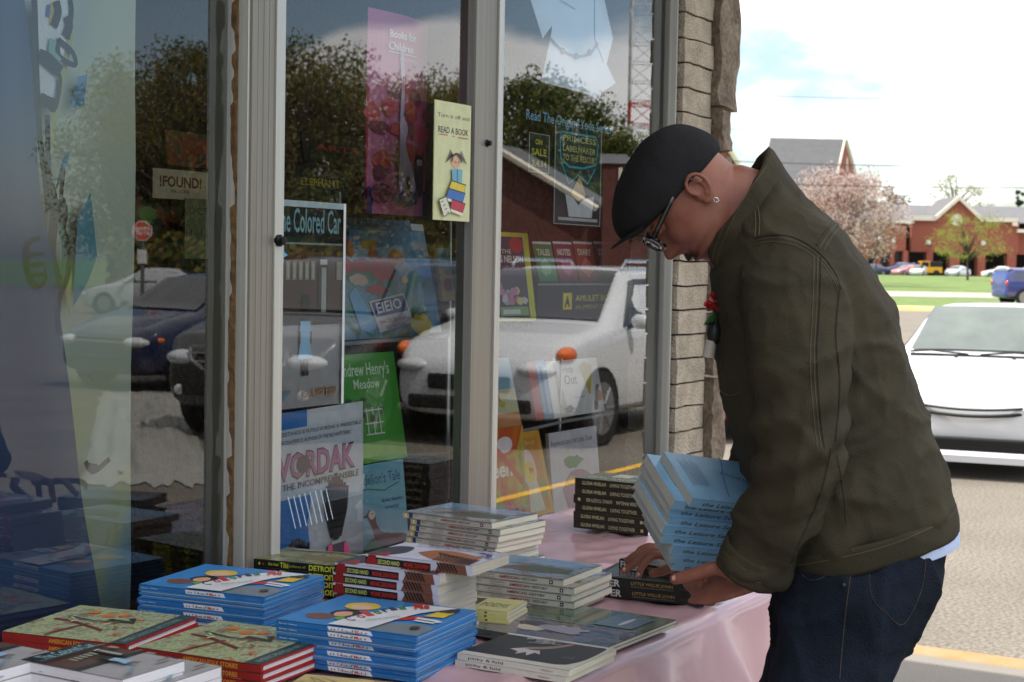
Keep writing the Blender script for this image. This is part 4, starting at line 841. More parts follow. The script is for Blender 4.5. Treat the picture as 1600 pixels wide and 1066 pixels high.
for k in range(700):
    y = random.uniform(-.02, .02); u = -.105+random.gauss(0, .010); f, bk, w = pick(PR, u); c = (f+bk)/2+.012; x = c+(f-c)*math.sqrt(max(0, 1-(y/w)**2))
    p = HM @ Vector((x, y, u)); e = HM @ Vector((x+.004, y, u-.004)); s_ = hl*.0004; ms_.add([p-s_, p+s_, e], [(0, 1, 2)], M_hair)
mb_(ms_, 'moustache')
# ---- flower and tag at his chest
fl_ = MB(); M_red = mat('red petals', (190, 24, 36), .6, var=.3, scale=60); C0 = Q(1119, 474, -.02); pet = []
for k in range(46):
    d = Vector((random.gauss(0, 1), random.gauss(0, 1), random.gauss(.4, .8))).normalized(); r = random.uniform(.009, .019); a = d.orthogonal().normalized(); b_ = d.cross(a); p = C0+d*r
    fl_.add([C0+d*r*.3, p+a*.007+d*.001, p+b_*.003+d*.004, p-a*.007], [(0, 1, 2, 3)], M_red if k % 5 else mat('pale petal edge', (226, 150, 150), .6))
for k in range(14):
    d = (HR*-.3+UP*-.8+Vector((random.gauss(0, .5), random.gauss(0, .5), 0))).normalized(); p = C0-UP*.016+d*.022; a = d.orthogonal()*.004; fl_.add([C0-UP*.012, p+a, p+d*.01, p-a], [(0, 1, 2, 3)], mat('flower leaf', (40, 84, 36), .6))
for o_i in (fl_,): tag(o_i.build('carnation'), 'small red flower with green leaves pinned to the front of the olive jacket', 'flower')
tg = thing('hanging_tag', 'black clip with a pale cylindrical tag hanging below the red flower', 'tag', tuple(Q(1113, 520, -.02)))
a_ = MB(); p0 = Vector((0, 0, 0)); a_.ball(p0+HR*.004, (.014, .014, .022), mat('black rubber', (20, 20, 22), .5), 10); a_.build('clip', tg, smooth=True)
a_ = MB(); a_.tube([p0+HR*-.002-UP*.014, p0-HR*.006-UP*.044], [.010, .011], mat('pale plastic tube', (176, 170, 160), .4), 14); a_.build('tube', tg, smooth=True, ang=40)
# ------------------------------------------------------------------ posters and books behind the glass
def panel(name, label, cat, xl, xr, yt, yb, y, art, base=(230, 228, 220), lean=0, thick=.0012, group=None, roll=0, parts_name='artwork', curl=0, label_ok=True):
    """an upright sheet or book facing the street, its bottom edge on plane y; the four numbers are its picture extents"""
    ym, xm = (yt+yb)/2, (xl+xr)/2
    wd_ = ony(xr, ym, y).x-ony(xl, ym, y).x; zb = ony(xm, yb, y).z; zt_ = ony(xm, yt, y).z; h_ = (zt_-zb)/max(.5, math.cos(lean))
    x0 = ony(xl, yb, y).x
    M = Matrix.Translation((x0, y, zb)) @ Matrix.Rotation(roll, 4, 'Y') @ Matrix.Rotation(-lean, 4, 'X')
    r = thing(name, label, cat, M=M, group=group)
    b = MB(); bm = base if not isinstance(base, tuple) else mat('sheet_%d_%d_%d' % base, base, .5, var=.04)
    if curl:
        n = 14; vs = [(wd_*i/n, -curl*math.sin(math.pi*i/n)*(.3+.7*(1-j)), h_*j) for i in range(n+1) for j in (0, 1)]; b.add(vs, [(2*i, 2*i+2, 2*i+3, 2*i+1) for i in range(n)], bm)
        b.add([(v[0], v[1]+.0012, v[2]) for v in vs], [(2*i, 2*i+1, 2*i+3, 2*i+2) for i in range(n)], bm)
    elif thick > .004:
        b.box(0, wd_, 0, .0025, 0, h_, bm); b.box(0, wd_, thick-.0025, thick, 0, h_, bm); b.box(0, .003, .0025, thick-.0025, 0, h_, bm)
    else: b.box(0, wd_, 0, thick, 0, h_, bm)
    b.build('sheet' if thick <= .004 else 'cover', r)
    if thick > .004: p = MB(); p.box(.003, wd_-.003, .0026, thick-.0026, .003, h_-.003, M_page); p.build('pages', r)
    a = Art(wd_, h_, 'wall', base=.0008); art(a)
    if curl: a.v = [Vector((v.x, v.y-curl*math.sin(math.pi*v.x/wd_)*(.3+.7*(1-v.z/h_)), v.z)) for v in a.v]
    a.build(parts_name, r); return r
GI = 'posters and notices in the window'; GB = 'books displayed on the wire racks'
def a_bus(a): bus_art(a); a.rect(0, .97, 1, 1, (196, 210, 214)); a.rect(.97, 0, 1, 1, (200, 206, 206)); a.disc(.04, .68, .13, .095, (214, 222, 226), n=26, wob=.03); a.text('PUBLISHED', -.02, .72, .12, .745, (50, 60, 110)); a.text('TITLES', .0, .68, .1, .70, (50, 60, 110)); a.text('AVAILABLE', -.04, .635, .12, .66, (50, 60, 110)); a.poly([(.2+.07*(1 if q % 2 == 0 else .45)*math.cos(q*math.pi/5+1.2), .74+.045*(1 if q % 2 == 0 else .45)*math.sin(q*math.pi/5+1.2)) for q in range(10)], (80, 170, 210)); a.text('Jean Alicia Elster', .45, .05, .92, .10, (120, 90, 60))
panel('poster', 'poster of a girl in a blue dress before a railway car, titled The Colored Car', 'poster', 406, 533, 314, 637, .008, a_bus, (200, 206, 206), group=GI)
def a_vord(a):
    a.rect(0, 0, 1, 1, (206, 210, 216)); a.rect(.0, .90, .34, 1, (36, 120, 190)); a.rect(.0, .5, 1, .90, (196, 202, 210)); a.poly([(0, 0), (.40, 0), (.34, .3), (.4, .52), (0, .50)], (36, 130, 200)); a.rect(0, .48, 1, .53, (206, 210, 214))
    a.text('RESISTANCE IS FUTILE-VORDAK IS IRRESISTIBLE!', .02, .86, .98, .885, (70, 70, 90)); a.text('LINCOLN PEIRCE, AUTHOR OF THE BIG NATE SERIES', .02, .81, .85, .835, (70, 70, 90))
    a.text('VORDAK', .0, .60, .90, .755, (60, 30, 70), bold=.05); a.text('VORDAK', .012, .607, .888, .750, (176, 90, 150), bold=.02); a.disc(.29, .675, .075, .055, (70, 50, 80)); a.text('THE INCOMPREHENSIBLE', .06, .535, .94, .575, (50, 50, 56), bold=.01)
    for x0, n, h0, b0 in ((.66, 9, .42, .16), (.2, 6, .22, .02)):
        for k in range(n):
            u = (k-(n-1)/2)/n; a.stroke([(x0+u*.10, b0+.02), (x0+u*.26, b0+h0*.45), (x0+u*.30, b0+h0*(1-abs(u)*.5))], .011, (40, 36, 44))
        a.disc(x0, b0+.05, .05, .05, (50, 46, 54)); a.poly([(x0-.06, b0), (x0+.06, b0), (x0+.04, b0-.14), (x0-.04, b0-.14)], (226, 224, 226))
    a.poly([(.5, 0), (.56, .14), (.76, .14), (.84, 0)], (60, 56, 62)); a.poly([(.5, 0), (.56, .14), (.6, .14), (.6, 0)], (190, 60, 110)); a.poly([(.74, 0), (.74, .14), (.78, .12), (.84, 0)], (190, 60, 110))
    for k in range(8): u = .1+.06*k; a.stroke([(u, .5), (u+.08, .3)], .0025, (210, 226, 240))
panel('poster', 'blue and white poster lettered VORDAK THE INCOMPREHENSIBLE with spiky black drawing', 'poster', 432, 567, 640, 893, .007, a_vord, (206, 210, 216), group=GI, roll=RAD(-1.5))
def a_read(a):
    a.rect(0, 0, 1, 1, (206, 208, 160)); K = (60, 50, 50)
    a.text('Turn it off and', .08, .865, .95, .90, K); a.text('READ A BOOK', .10, .735, .93, .79, K, bold=.01); a.rect(.12, .715, .36, .722, (190, 40, 60)); a.rect(.48, .712, .54, .719, (190, 40, 60)); a.rect(.64, .708, .92, .715, (190, 40, 60))
    a.disc(.58, .50, .13, .05, (216, 170, 140)); 
    for s in (-1, 1):
        for k in range(7): a.stroke([(.58+s*.08, .555), (.58+s*(.16+.02*k), .60-.018*k)], .0022, K)
    a.stroke(smooth_path([(.45, .50), (.48, .55), (.58, .57), (.68, .55), (.71, .50)], 4), .005, K); a.disc(.54, .50, .012, .006, K); a.disc(.62, .50, .012, .006, K)
    a.poly([(.46, .33), (.72, .33), (.74, .44), (.44, .44)], (110, 170, 190)); a.stroke([(.59, .33), (.59, .44)], .003, K)
    for (p, c) in (([(.36, .27), (.78, .24), (.84, .31), (.44, .34)], (210, 190, 60)), ([(.28, .19), (.74, .16), (.82, .24), (.36, .27)], (60, 110, 180)), ([(.40, .10), (.74, .07), (.82, .15), (.44, .18)], (190, 50, 70))): a.poly(p, c); a.stroke(p, .003, K, close=True); q = [(x, z-.025) for x, z in p[:2]]; a.poly([p[0], p[1], q[1], q[0]], (226, 220, 200))
    a.poly([(.08, .17), (.28, .20), (.42, .07), (.22, .03)], (214, 214, 190)); a.stroke([(.08, .17), (.28, .20), (.42, .07), (.22, .03)], .003, K, close=True)
    for k in range(4): a.stroke([(.14+.05*k, .15-.03*k), (.2+.05*k, .16-.03*k)], .002, K)
panel('poster', 'pale yellow sign reading Turn it off and READ A BOOK taped to the glass', 'poster', 676, 733, 160, 345, -.03, a_read, (206, 208, 160), group=GI)
def a_bfc(a):
    PK = (206, 90, 140); a.rect(0, 0, 1, 1, mix_noise('pink forest print', [(226, 90, 150), (216, 50, 90), (190, 40, 90), (120, 36, 96)], 5, .35, (1, 1, .7))); a.rect(0, .62, 1, 1, (216, 110, 176))
    for k in range(26): a.disc(random.uniform(.02, .98), random.uniform(.2, .66), random.uniform(.06, .13), random.uniform(.03, .05), random.choice([(196, 54, 84), (206, 70, 100), (176, 40, 74), (120, 36, 90)]), n=12, wob=.15)
    a.poly(smooth_path([(.44, .82), (.49, .82), (.50, .62), (.47, .50), (.54, .44), (.50, .34), (.62, .22), (.66, .12), (.40, .12), (.40, .3), (.42, .5), (.45, .62)], 3), (206, 190, 226)); a.rect(0, 0, 1, .13, (70, 60, 120))
    a.text('Books for', .28, .875, .72, .915, (230, 240, 244), bold=.02); a.text('Children', .26, .815, .66, .855, (230, 240, 244), bold=.02); a.rect(.26, .80, .72, .805, (230, 240, 244)); a.text('and the young at heart', .42, .77, .72, .785, (230, 230, 240))
    a.disc(.76, .20, .10, .11, (50, 30, 70)); a.disc(.73, .27, .03, .016, (236, 236, 236)); a.disc(.79, .27, .03, .016, (236, 236, 236)); a.disc(.735, .268, .01, .008, (20, 20, 20)); a.disc(.785, .268, .01, .008, (20, 20, 20)); a.poly([(.67, .28), (.70, .33), (.73, .29)], (50, 30, 70)); a.poly([(.79, .29), (.82, .33), (.85, .28)], (50, 30, 70)); a.disc(.52, .16, .035, .04, (40, 36, 46)); a.disc(.15, .1, .12, .05, (120, 50, 80)); a.disc(.5, .08, .2, .04, (60, 70, 130))
panel('poster', 'tall pink poster with an owl, lettered Books for Children', 'poster', 570, 664, 22, 336, .16, a_bfc, (200, 110, 160), group=GI, curl=.03)
# racks
M_wire = mat('chromed wire', (190, 190, 190), .35, metal=.6)
def wires(name, label, segs, r=.0055):
    t_ = thing(name, label, 'rack', (0, 0, 0)); 
    pts0 = ony(segs[0][0], segs[0][1], segs[0][4]); t_.location = (pts0.x, pts0.y, ZB); off = Vector(t_.location)
    for x0, y0, x1, y1, yy in segs:
        b = MB(); b.tube([ony(x0, y0, yy)-off, ony(x1, y1, yy)-off], r, M_wire, 8); b.build('rod', t_, smooth=True, ang=40)
    return t_
wires('wire_rack', 'wire book rack behind the middle window pane', [(530, 538, 700, 525, .20), (531, 536, 528, 880, .20), (535, 720, 700, 708, .2), (700, 525, 696, 880, .2), (704, 300, 700, 780, .45), (530, 545, 530, 300, .45)])
wires('wire_rack', 'wire book rack behind the right hand window pane', [(772, 684, 875, 660, .18), (875, 660, 1040, 632, .18), (877, 560, 868, 880, .18), (982, 360, 978, 780, .40), (985, 640, 984, 760, .18), (985, 360, 984, 430, .4)])
def shelf(xl, xr, yy, z, d=.16):
    b = MB(); b.box(0, xr-xl, 0, d, -.012, 0, mat('dark shelf', (40, 38, 36), .5)); return b
def a_ei(a):
    a.rect(0, 0, 1, 1, mix_noise('farm painting', [(60, 100, 60), (70, 130, 110), (110, 150, 180), (60, 96, 60), (130, 110, 60)], 7, .35)); a.rect(0, .58, 1, 1, (96, 140, 176)); a.rect(0, .9, 1, 1, (84, 120, 150)); a.text('Old MacDonald', .05, .93, .6, .97, (60, 70, 90))
    a.poly([(.15, .72), (.85, .78), (.85, .60), (.15, .60)], (150, 176, 196))
    for u, v, ru, rv, c in ((.14, .60, .13, .07, (180, 40, 50)), (.36, .6, .12, .06, (170, 44, 50)), (.58, .57, .13, .10, (190, 34, 44)), (.22, .86, .06, .04, (90, 60, 50)), (.25, .74, .05, .08, (150, 70, 60)), (.48, .78, .09, .04, (180, 140, 70)), (.5, .70, .05, .06, (190, 120, 90)), (.3, .48, .1, .05, (200, 170, 150)), (.75, .66, .08, .08, (170, 90, 60)), (.48, .4, .12, .04, (170, 60, 60)), (.1, .5, .03, .02, (220, 190, 50)), (.8, .48, .04, .03, (220, 180, 50))): a.disc(u, v, ru, rv, c, wob=.15)
    a.poly([(.16, .36), (.24, .42), (.40, .12), (.34, .03), (.22, .08)], (100, 160, 200)); a.poly([(.36, .30), (.76, .37), (.82, .12), (.42, .04)], (206, 204, 210)); a.poly([(.38, .29), (.75, .35), (.78, .22), (.41, .17)], (44, 60, 130)); a.text('EIEIO', .43, .20, .72, .29, (230, 230, 236), rot=RAD(7), bold=.02); a.text('How Old Macdonald', .44, .11, .74, .15, (140, 50, 50), rot=RAD(6)); a.text('Got His Farm', .5, .065, .72, .10, (140, 50, 50), rot=RAD(6))
    a.disc(.9, .1, .1, .1, (190, 170, 50), wob=.3)
panel('picture_book', 'big farmyard picture book titled EIEIO on the middle rack', 'book', 531, 672, 341, 528, .22, a_ei, (90, 130, 110), lean=RAD(13), thick=.012, group=GB)
panel('picture_book', 'pale blue edged book half hidden behind the farmyard book', 'book', 655, 690, 350, 520, .30, lambda a: (a.rect(0, 0, 1, 1, (200, 206, 206)), a.rect(.2, .06, 1, .94, mix_noise('blue green plate', [(60, 90, 60), (80, 130, 170), (150, 170, 180)], 9, .3)), a.rect(.25, .5, 1, .62, (70, 120, 180))), (200, 206, 206), lean=RAD(13), thick=.012, group=GB)
panel('picture_book', 'small yellow and blue book at the right edge of the middle pane', 'book', 692, 712, 388, 470, .34, lambda a: (a.rect(0, 0, 1, 1, (200, 170, 70)), a.rect(0, .6, 1, 1, (110, 150, 170)), a.disc(.5, .3, .3, .12, (180, 90, 50))), (200, 180, 90), lean=RAD(10), thick=.010, group=GB)
def a_ah(a):
    a.rect(0, 0, 1, 1, (70, 150, 56)); a.text('Andrew Henry\'s', .06, .80, .88, .92, (206, 226, 200), bold=.01); a.text('Meadow', .28, .68, .70, .77, (206, 226, 200), bold=.01); a.poly([(0, .0), (1, .0), (1, .1), (0, .22)], (130, 190, 90))
    for k in range(16): a.disc(random.uniform(.1, .7), random.uniform(.42, .58), .05, .02, random.choice([(50, 90, 50), (110, 150, 90), (60, 110, 60)]), wob=.3)
    for x in (.4, .5, .6): a.rect(x, .25, x+.012, .5, (210, 220, 200))
    for z in (.25, .35, .47): a.rect(.36, z, .66, z+.012, (210, 220, 200))
    a.disc(.5, .4, .03, .03, (60, 50, 40))
panel('picture_book', 'bright green book titled Andrew Henry\'s Meadow on the middle rack', 'book', 540, 636, 554, 722, .14, a_ah, (70, 150, 56), lean=RAD(10), thick=.010, group=GB)
def a_dt(a):
    a.rect(0, 0, 1, 1, mix_noise('pale watercolour sky', [(110, 170, 196), (140, 190, 206), (120, 180, 200)], 5, .4)); a.poly([(0, 0), (1, 0), (1, .2), (.6, .3), (.3, .26), (0, .12)], mix_noise('moss green wash', [(70, 120, 60), (110, 150, 70)], 12, .5)); a.text('Dandelion\'s Tale', .02, .80, .92, .91, (60, 90, 120)); a.stroke([(.0, .74), (.3, .76), (.6, .72), (.9, .78)], .003, (90, 130, 90)); a.text('Kevin Sheehan', .55, .60, .95, .64, (60, 90, 120)); a.text('story', .6, .53, .85, .57, (60, 90, 120))
    a.poly(smooth_path([(.24, .50), (.30, .55), (.40, .50), (.42, .40), (.55, .30), (.95, .24), (.85, .14), (.6, .13), (.40, .22), (.33, .38)], 4), (110, 70, 54)); a.disc(.34, .5, .06, .045, (226, 220, 206)); a.poly([(.28, .52), (.16, .49), (.28, .48)], (50, 44, 50)); a.disc(.35, .51, .012, .009, (30, 24, 24))
panel('picture_book', 'sky blue book with a brown bird at the foot of the middle pane', 'book', 556, 640, 726, 880, .06, a_dt, (120, 180, 200), lean=RAD(6), thick=.010, group=GB)
def a_w(txt, c, bgc, c2=(60, 70, 40)):
    def f(a): a.rect(0, 0, 1, 1, bgc); a.text(txt, .18, .4, .86, .64, c, bold=.01); a.disc(.3, .2, .2, .12, c2, wob=.3)
    return f
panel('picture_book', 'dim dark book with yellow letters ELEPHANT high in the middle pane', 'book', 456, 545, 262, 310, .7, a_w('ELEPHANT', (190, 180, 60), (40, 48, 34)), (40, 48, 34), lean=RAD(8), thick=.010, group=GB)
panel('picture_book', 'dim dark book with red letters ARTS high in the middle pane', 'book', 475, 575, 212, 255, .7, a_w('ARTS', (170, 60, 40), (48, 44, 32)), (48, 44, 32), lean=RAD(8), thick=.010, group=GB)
# left pane
def a_found(a): a.rect(0, 0, 1, 1, (150, 140, 112)); a.text('!FOUND!', .12, .42, .88, .78, (70, 36, 30), bold=.03); a.text('MAGAZINE', .32, .22, .66, .34, (70, 40, 34))
panel('display_card', 'tan card reading FOUND above the left pane shelves', 'card', 238, 324, 266, 312, .55, a_found, (150, 140, 112), group=GI)
def a_oct(a): a.rect(0, 0, 1, 1, (76, 84, 52)); a.text('OCTOBER', .08, .74, .98, .86, (24, 26, 22)); a.text('1-12', .12, .38, .52, .5, (24, 26, 22))
panel('display_card', 'green card reading OCTOBER 1-12 in the left pane', 'card', 288, 362, 312, 405, .5, a_oct, (76, 84, 52), group=GI)
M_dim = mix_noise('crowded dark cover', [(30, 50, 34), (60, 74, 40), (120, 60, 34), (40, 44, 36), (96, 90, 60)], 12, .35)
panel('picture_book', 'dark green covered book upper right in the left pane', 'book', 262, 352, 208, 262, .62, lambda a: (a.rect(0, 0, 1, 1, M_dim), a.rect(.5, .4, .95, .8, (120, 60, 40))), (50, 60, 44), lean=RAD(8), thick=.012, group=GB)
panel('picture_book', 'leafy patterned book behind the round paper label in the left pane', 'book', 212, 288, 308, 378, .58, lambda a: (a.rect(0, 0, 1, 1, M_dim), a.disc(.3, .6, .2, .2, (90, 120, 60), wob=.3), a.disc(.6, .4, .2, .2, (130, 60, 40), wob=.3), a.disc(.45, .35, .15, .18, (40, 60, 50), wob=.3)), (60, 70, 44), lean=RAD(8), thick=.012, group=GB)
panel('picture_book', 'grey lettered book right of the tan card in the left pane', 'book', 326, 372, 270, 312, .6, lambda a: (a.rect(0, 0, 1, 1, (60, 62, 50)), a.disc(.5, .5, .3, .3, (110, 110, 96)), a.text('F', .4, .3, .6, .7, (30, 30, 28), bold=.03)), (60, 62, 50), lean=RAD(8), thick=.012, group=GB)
# painted paper hanging at the left and the blue net curtain before it
M_wash = mix_noise('watercolour paper', [(150, 164, 166), (166, 178, 164), (176, 186, 170), (176, 182, 140), (136, 164, 172), (100, 140, 166)], 2.2, .7, (1, 1, .55), 3, .8)
pp = thing('painted_paper', 'hanging watercolour paper painted green, yellow and blue with an inked jointed figure', 'painting', (0, 0, 0))
yP = .09; xr = ony(208, 418, yP).x; xl = 1.2; pp.location = (xl, yP, ZB)
b = MB(); Hp = ZT-ZB+.1; n = 40; vs = []
for i in range(n+1):
    for j in range(13): u = i/n; vs.append(((xr-xl)*u+(.004*math.sin(j*1.7) if i == n else 0), .012*math.sin(u*9+j*.12), Hp*j/12))
b.add(vs, [(i*13+j, (i+1)*13+j, (i+1)*13+j+1, i*13+j+1) for i in range(n) for j in range(12)], M_wash); b.build('paper', pp, smooth=True)
a = Art(1, 1, 'wall', base=.016, step=.0006); IK = (8, 9, 11)
def L2(px, py): p = ony(px, py, yP-.016); return (p.x-xl, p.z-ZB)
def ln_(pts, w=.006, c=IK): a.stroke(smooth_path([L2(*p) for p in pts], 5), w*1.9, c)
def pg(pts, c): a.poly([L2(*p) for p in pts], c)
pg([(104, 0), (112, 0), (114, 60), (104, 110), (90, 180), (84, 240), (80, 180), (100, 90)], (158, 162, 96)); pg([(104, 380), (112, 430), (108, 500), (100, 440)], (158, 162, 96)); pg([(120, 120), (136, 116), (130, 165), (108, 170)], (60, 120, 160)); pg([(96, 250), (110, 232), (100, 270), (84, 300)], (70, 130, 160)); pg([(120, 340), (140, 300), (150, 400), (136, 440), (112, 480)], (70, 130, 150))
pg([(52, 0), (106, 0), (108, 30), (102, 60), (92, 118), (84, 112), (54, 88)], (206, 212, 216)); pg([(56, 94), (90, 128), (78, 172), (56, 145)], (200, 208, 214)); pg([(74, 6), (86, 4), (84, 30), (74, 42)], (176, 160, 60)); pg([(70, 8), (76, 8), (74, 28), (68, 26)], (50, 90, 160))
ln_([(50, 0), (52, 60), (54, 130), (58, 210), (66, 270), (72, 330)], .008); ln_([(106, 0), (108, 20), (102, 62)], .006); ln_([(84, 2), (87, 20), (80, 42)], .009); ln_([(100, 26), (104, 40), (98, 58)], .010)
ln_([(86, 62), (108, 82), (112, 102), (88, 88), (86, 62)], .006); ln_([(78, 62), (76, 82), (88, 98)], .009, (110, 160, 160)); ln_([(56, 86), (70, 92), (90, 112)], .012); ln_([(58, 94), (74, 108), (88, 124), (78, 172), (60, 148)], .006)
for k in range(5): ln_([(60+4*k, 146+2*k), (62+4*k, 168+k)], .004)
ln_([(66, 180), (68, 270), (76, 300), (88, 350), (100, 390), (98, 430), (84, 470), (82, 520)], .007); ln_([(70, 300), (76, 340), (72, 400), (84, 440)], .012, (40, 44, 40)); ln_([(86, 310), (92, 330), (88, 360)], .010, (40, 44, 40)); ln_([(90, 262), (86, 310)], .006); ln_([(84, 350), (92, 390), (88, 430)], .008, (70, 110, 90)); ln_([(92, 380), (102, 398), (96, 420)], .007)
ln_([(32, 384), (44, 374), (60, 378), (62, 430), (54, 446), (44, 444), (34, 420), (32, 384)], .005); ln_([(36, 398), (58, 396)], .004); ln_([(36, 414), (58, 412)], .004); ln_([(40, 430), (58, 428)], .004)
ln_([(122, 720), (134, 736), (160, 716)], .006); ln_([(124, 728), (140, 730)], .008)
a.build('ink_drawing', pp)
M_net = bpy.data.materials.new('blue net fabric'); M_net.use_nodes = True; tt = M_net.node_tree; pb = tt.nodes['Principled BSDF']; pb.inputs['Base Color'].default_value = (*lin((62, 82, 122)), 1); pb.inputs['Roughness'].default_value = .8; tp = tt.nodes.new('ShaderNodeBsdfTransparent'); tp.inputs[0].default_value = (.62, .7, .95, 1); mxn = tt.nodes.new('ShaderNodeMixShader'); mxn.inputs[0].default_value = .82; tt.links.new(tp.outputs[0], mxn.inputs[1]); tt.links.new(pb.outputs[0], mxn.inputs[2]); tt.links.new(mxn.outputs[0], tt.nodes['Material Output'].inputs[0])
b = MB(); edge = [(30, -30), (42, 60), (52, 180), (60, 300), (80, 410), (96, 520), (112, 640), (128, 780), (150, 900), (168, 1010)]; rows = []; 
for ex, ey in smooth_path(edge, 3):
    pR = ony(ex, ey, .055); row_ = []
    for i in range(26): u = i/25; x = 1.25+(pR.x-1.25)*u; row_.append(Vector((x, .055+.012*math.sin(u*34+pR.z*.6), pR.z)))
    rows.append(row_)
b.loft(rows, M_net, caps=False, closed=False); tag(b.build('net_curtain', smooth=True), 'sheer blue net curtain hanging in front of the painted paper', 'curtain')
# right pane
def a_mn(a):
    a.rect(0, 0, 1, 1, (200, 196, 60)); a.rect(.06, .03, .86, .95, (70, 60, 86)); a.disc(.68, .86, .16, .09, (190, 50, 60)); a.text('THE', .32, .76, .55, .81, (230, 230, 220)); a.text('MISS NELSON', .1, .66, .82, .74, (230, 230, 220), bold=.02); a.text('collection', .3, .58, .7, .63, (200, 180, 210))
    for k in range(14): a.disc(random.uniform(.14, .8), random.uniform(.18, .42), .07, .045, random.choice([(200, 190, 190), (190, 120, 160), (150, 180, 110), (220, 200, 120), (160, 160, 190)]), wob=.2)
    a.rect(.14, .06, .8, .16, (120, 160, 100)); a.rect(.2, .08, .6, .13, (200, 206, 206))
panel('picture_book', 'yellow edged purple book by the metal post in the right pane', 'book', 772, 838, 363, 502, .13, a_mn, (200, 196, 60), lean=RAD(8), thick=.012, group=GB)
def a_am(a): a.rect(0, 0, 1, 1, (44, 36, 58)); a.rect(.28, .46, .38, .78, (214, 196, 60)); a.text('A', .30, .52, .36, .72, (44, 36, 58), bold=.05); a.text('AMULET BOOKS', .42, .62, .96, .74, (214, 196, 70), bold=.01); a.text('AN IMPRINT OF ABRAMS', .42, .46, .96, .55, (190, 170, 70)); a.text('amuletbooks.com   find us online   more books inside', .08, .26, .96, .33, (120, 90, 140)); a.rect(0, .93, 1, .96, (150, 150, 160))
panel('display_board', 'dark purple board lettered AMULET BOOKS in the right pane', 'sign', 838, 972, 440, 520, .20, a_am, (44, 36, 58), group=GI)
cols5 = [(70, 130, 80), (130, 50, 80), (150, 70, 60), (90, 80, 100), (120, 110, 60)]; nm5 = ['green', 'crimson', 'rust red', 'grey violet', 'mustard']
for k in range(5):
    def a_c(a, k=k): a.rect(0, 0, 1, 1, cols5[k]); a.disc(.5, .35, .3, .2, tuple(min(255, c+50) for c in cols5[k]), wob=.3); a.text(['WIMPY', 'DORK', 'TALES', 'ZEKE', 'YODA'][k] if False else ['TALES', 'NOTES', 'DIARY', 'STRIKES', 'SECRET'][k], .15, .66, .85, .82, (220, 220, 200), bold=.03); a.rect(0, .94, 1, 1, (210, 210, 210))
    panel('comic_book', '%s comic, %s of the slanting row above the purple board' % (nm5[k], ['first', 'second', 'third', 'fourth', 'fifth'][k]), 'book', 843+32*k, 872+32*k, 378, 440, .24, a_c, cols5[k], lean=RAD(14), thick=.008, group='comics in a slanting row')
def a_sale(a):
    a.rect(0, 0, 1, 1, (38, 44, 36)); W_ = (190, 200, 190); Y_ = (214, 206, 80)
    for p in ((0, 0, 1, .015), (0, .985, 1, 1), (0, 0, .03, 1), (.97, 0, 1, 1)): a.rect(*p, W_)
    a.text('ON', .3, .72, .64, .86, Y_, bold=.02); a.text('SALE', .12, .44, .86, .62, Y_, bold=.02); a.text('3.4.14', .14, .16, .86, .32, Y_, bold=.02)
panel('sale_sign', 'small dark sign reading ON SALE 3.4.14 in the right pane', 'sign', 825, 857, 209, 270, .03, a_sale, (38, 44, 36), group=GI)
def a_pl(a):
    a.rect(0, 0, 1, 1, (40, 60, 66)); W_ = (176, 186, 186)
    for p in ((0, 0, 1, .008), (0, .992, 1, 1), (0, 0, .015, 1), (.985, 0, 1, 1)): a.rect(*p, W_)
    a.stroke([(.14, .9), (.86, .9), (.92, .82), (.88, .62), (.6, .57), (.3, .57), (.12, .64), (.1, .84)], .006, (70, 170, 190), close=True); a.stroke([(.14, .6), (.3, .4), (.5, .5), (.7, .42), (.86, .58)], .006, (70, 170, 190))
    for t_, z in (('PRINCESS', .82), ('LABELMAKER', .72), ('TO THE RESCUE!', .63)): a.text(t_, .16, z, .86, z+.06, (200, 196, 130), bold=.01)
    a.poly([(.34, .30), (.52, .50), (.66, .30), (.5, .24)], (206, 176, 130)); a.poly([(.22, .3), (.3, .08), (.8, .08), (.84, .3), (.62, .26), (.5, .2), (.4, .26)], (206, 212, 220)); a.rect(.08, .04, .92, .07, (180, 186, 190))
panel('poster', 'thin framed poster with a folded paper doll, lettered PRINCESS LABELMAKER', 'poster', 864, 937, 194, 352, .03, a_pl, (40, 60, 66), group=GI)
def a_tx(a): a.text('Read The Origami Yoda Series', .0, .1, 1, .9, (110, 180, 220), bold=.02)
r = thing('window_lettering', 'pale blue handwritten line of letters across the right pane', 'lettering', tuple(ony(822, 186, .004))); a = Art(ony(955, 175, .004).x-ony(822, 175, .004).x, .030, 'wall'); a.text('Read The Origami Yoda Series', 0, 0, 1, 1, (130, 178, 208), bold=.01); a.build('letters', r)
# folded white paper shape, big, hanging high
wf = MB(); yy = .02
def W3(px, py, d=0): p = ony(px, py, yy+d); return p
M_pap = mat('white craft paper', (206, 222, 238), .8, var=.04)
P1 = [(828, -10), (868, -10), (888, 12), (862, 52), (852, 60)]; 
def fold_(pts, d=0): 
    vs = [W3(x, y, d+.0) for x, y in pts]; o_ = [v+Vector((0, .0015, 0)) for v in vs]; n = len(vs)
    wf.add(vs+o_, [tuple(range(n)), tuple(reversed(range(n, 2*n)))]+[(k, (k+1) % n, (k+1) % n+n, k+n) for k in range(n)], M_pap)
fold_([(868, -20), (940, -20), (958, 60), (948, 100), (962, 130), (940, 145), (935, 158), (922, 148), (846, 128), (862, 50)]); fold_([(826, -10), (868, -20), (870, 30), (848, 60)], -.004); fold_([(930, -10), (945, 20), (957, 62), (944, 98), (930, 60)], -.004); fold_([(860, -10), (900, 14), (936, -10)], -.006)
org_ = W3(900, 60); wf.v = [v-org_ for v in wf.v]; wt = thing('paper_cutout', 'large folded white paper robe shape hanging high in the right pane', 'paper cutout', tuple(org_)); wf.build('folded_paper', wt)
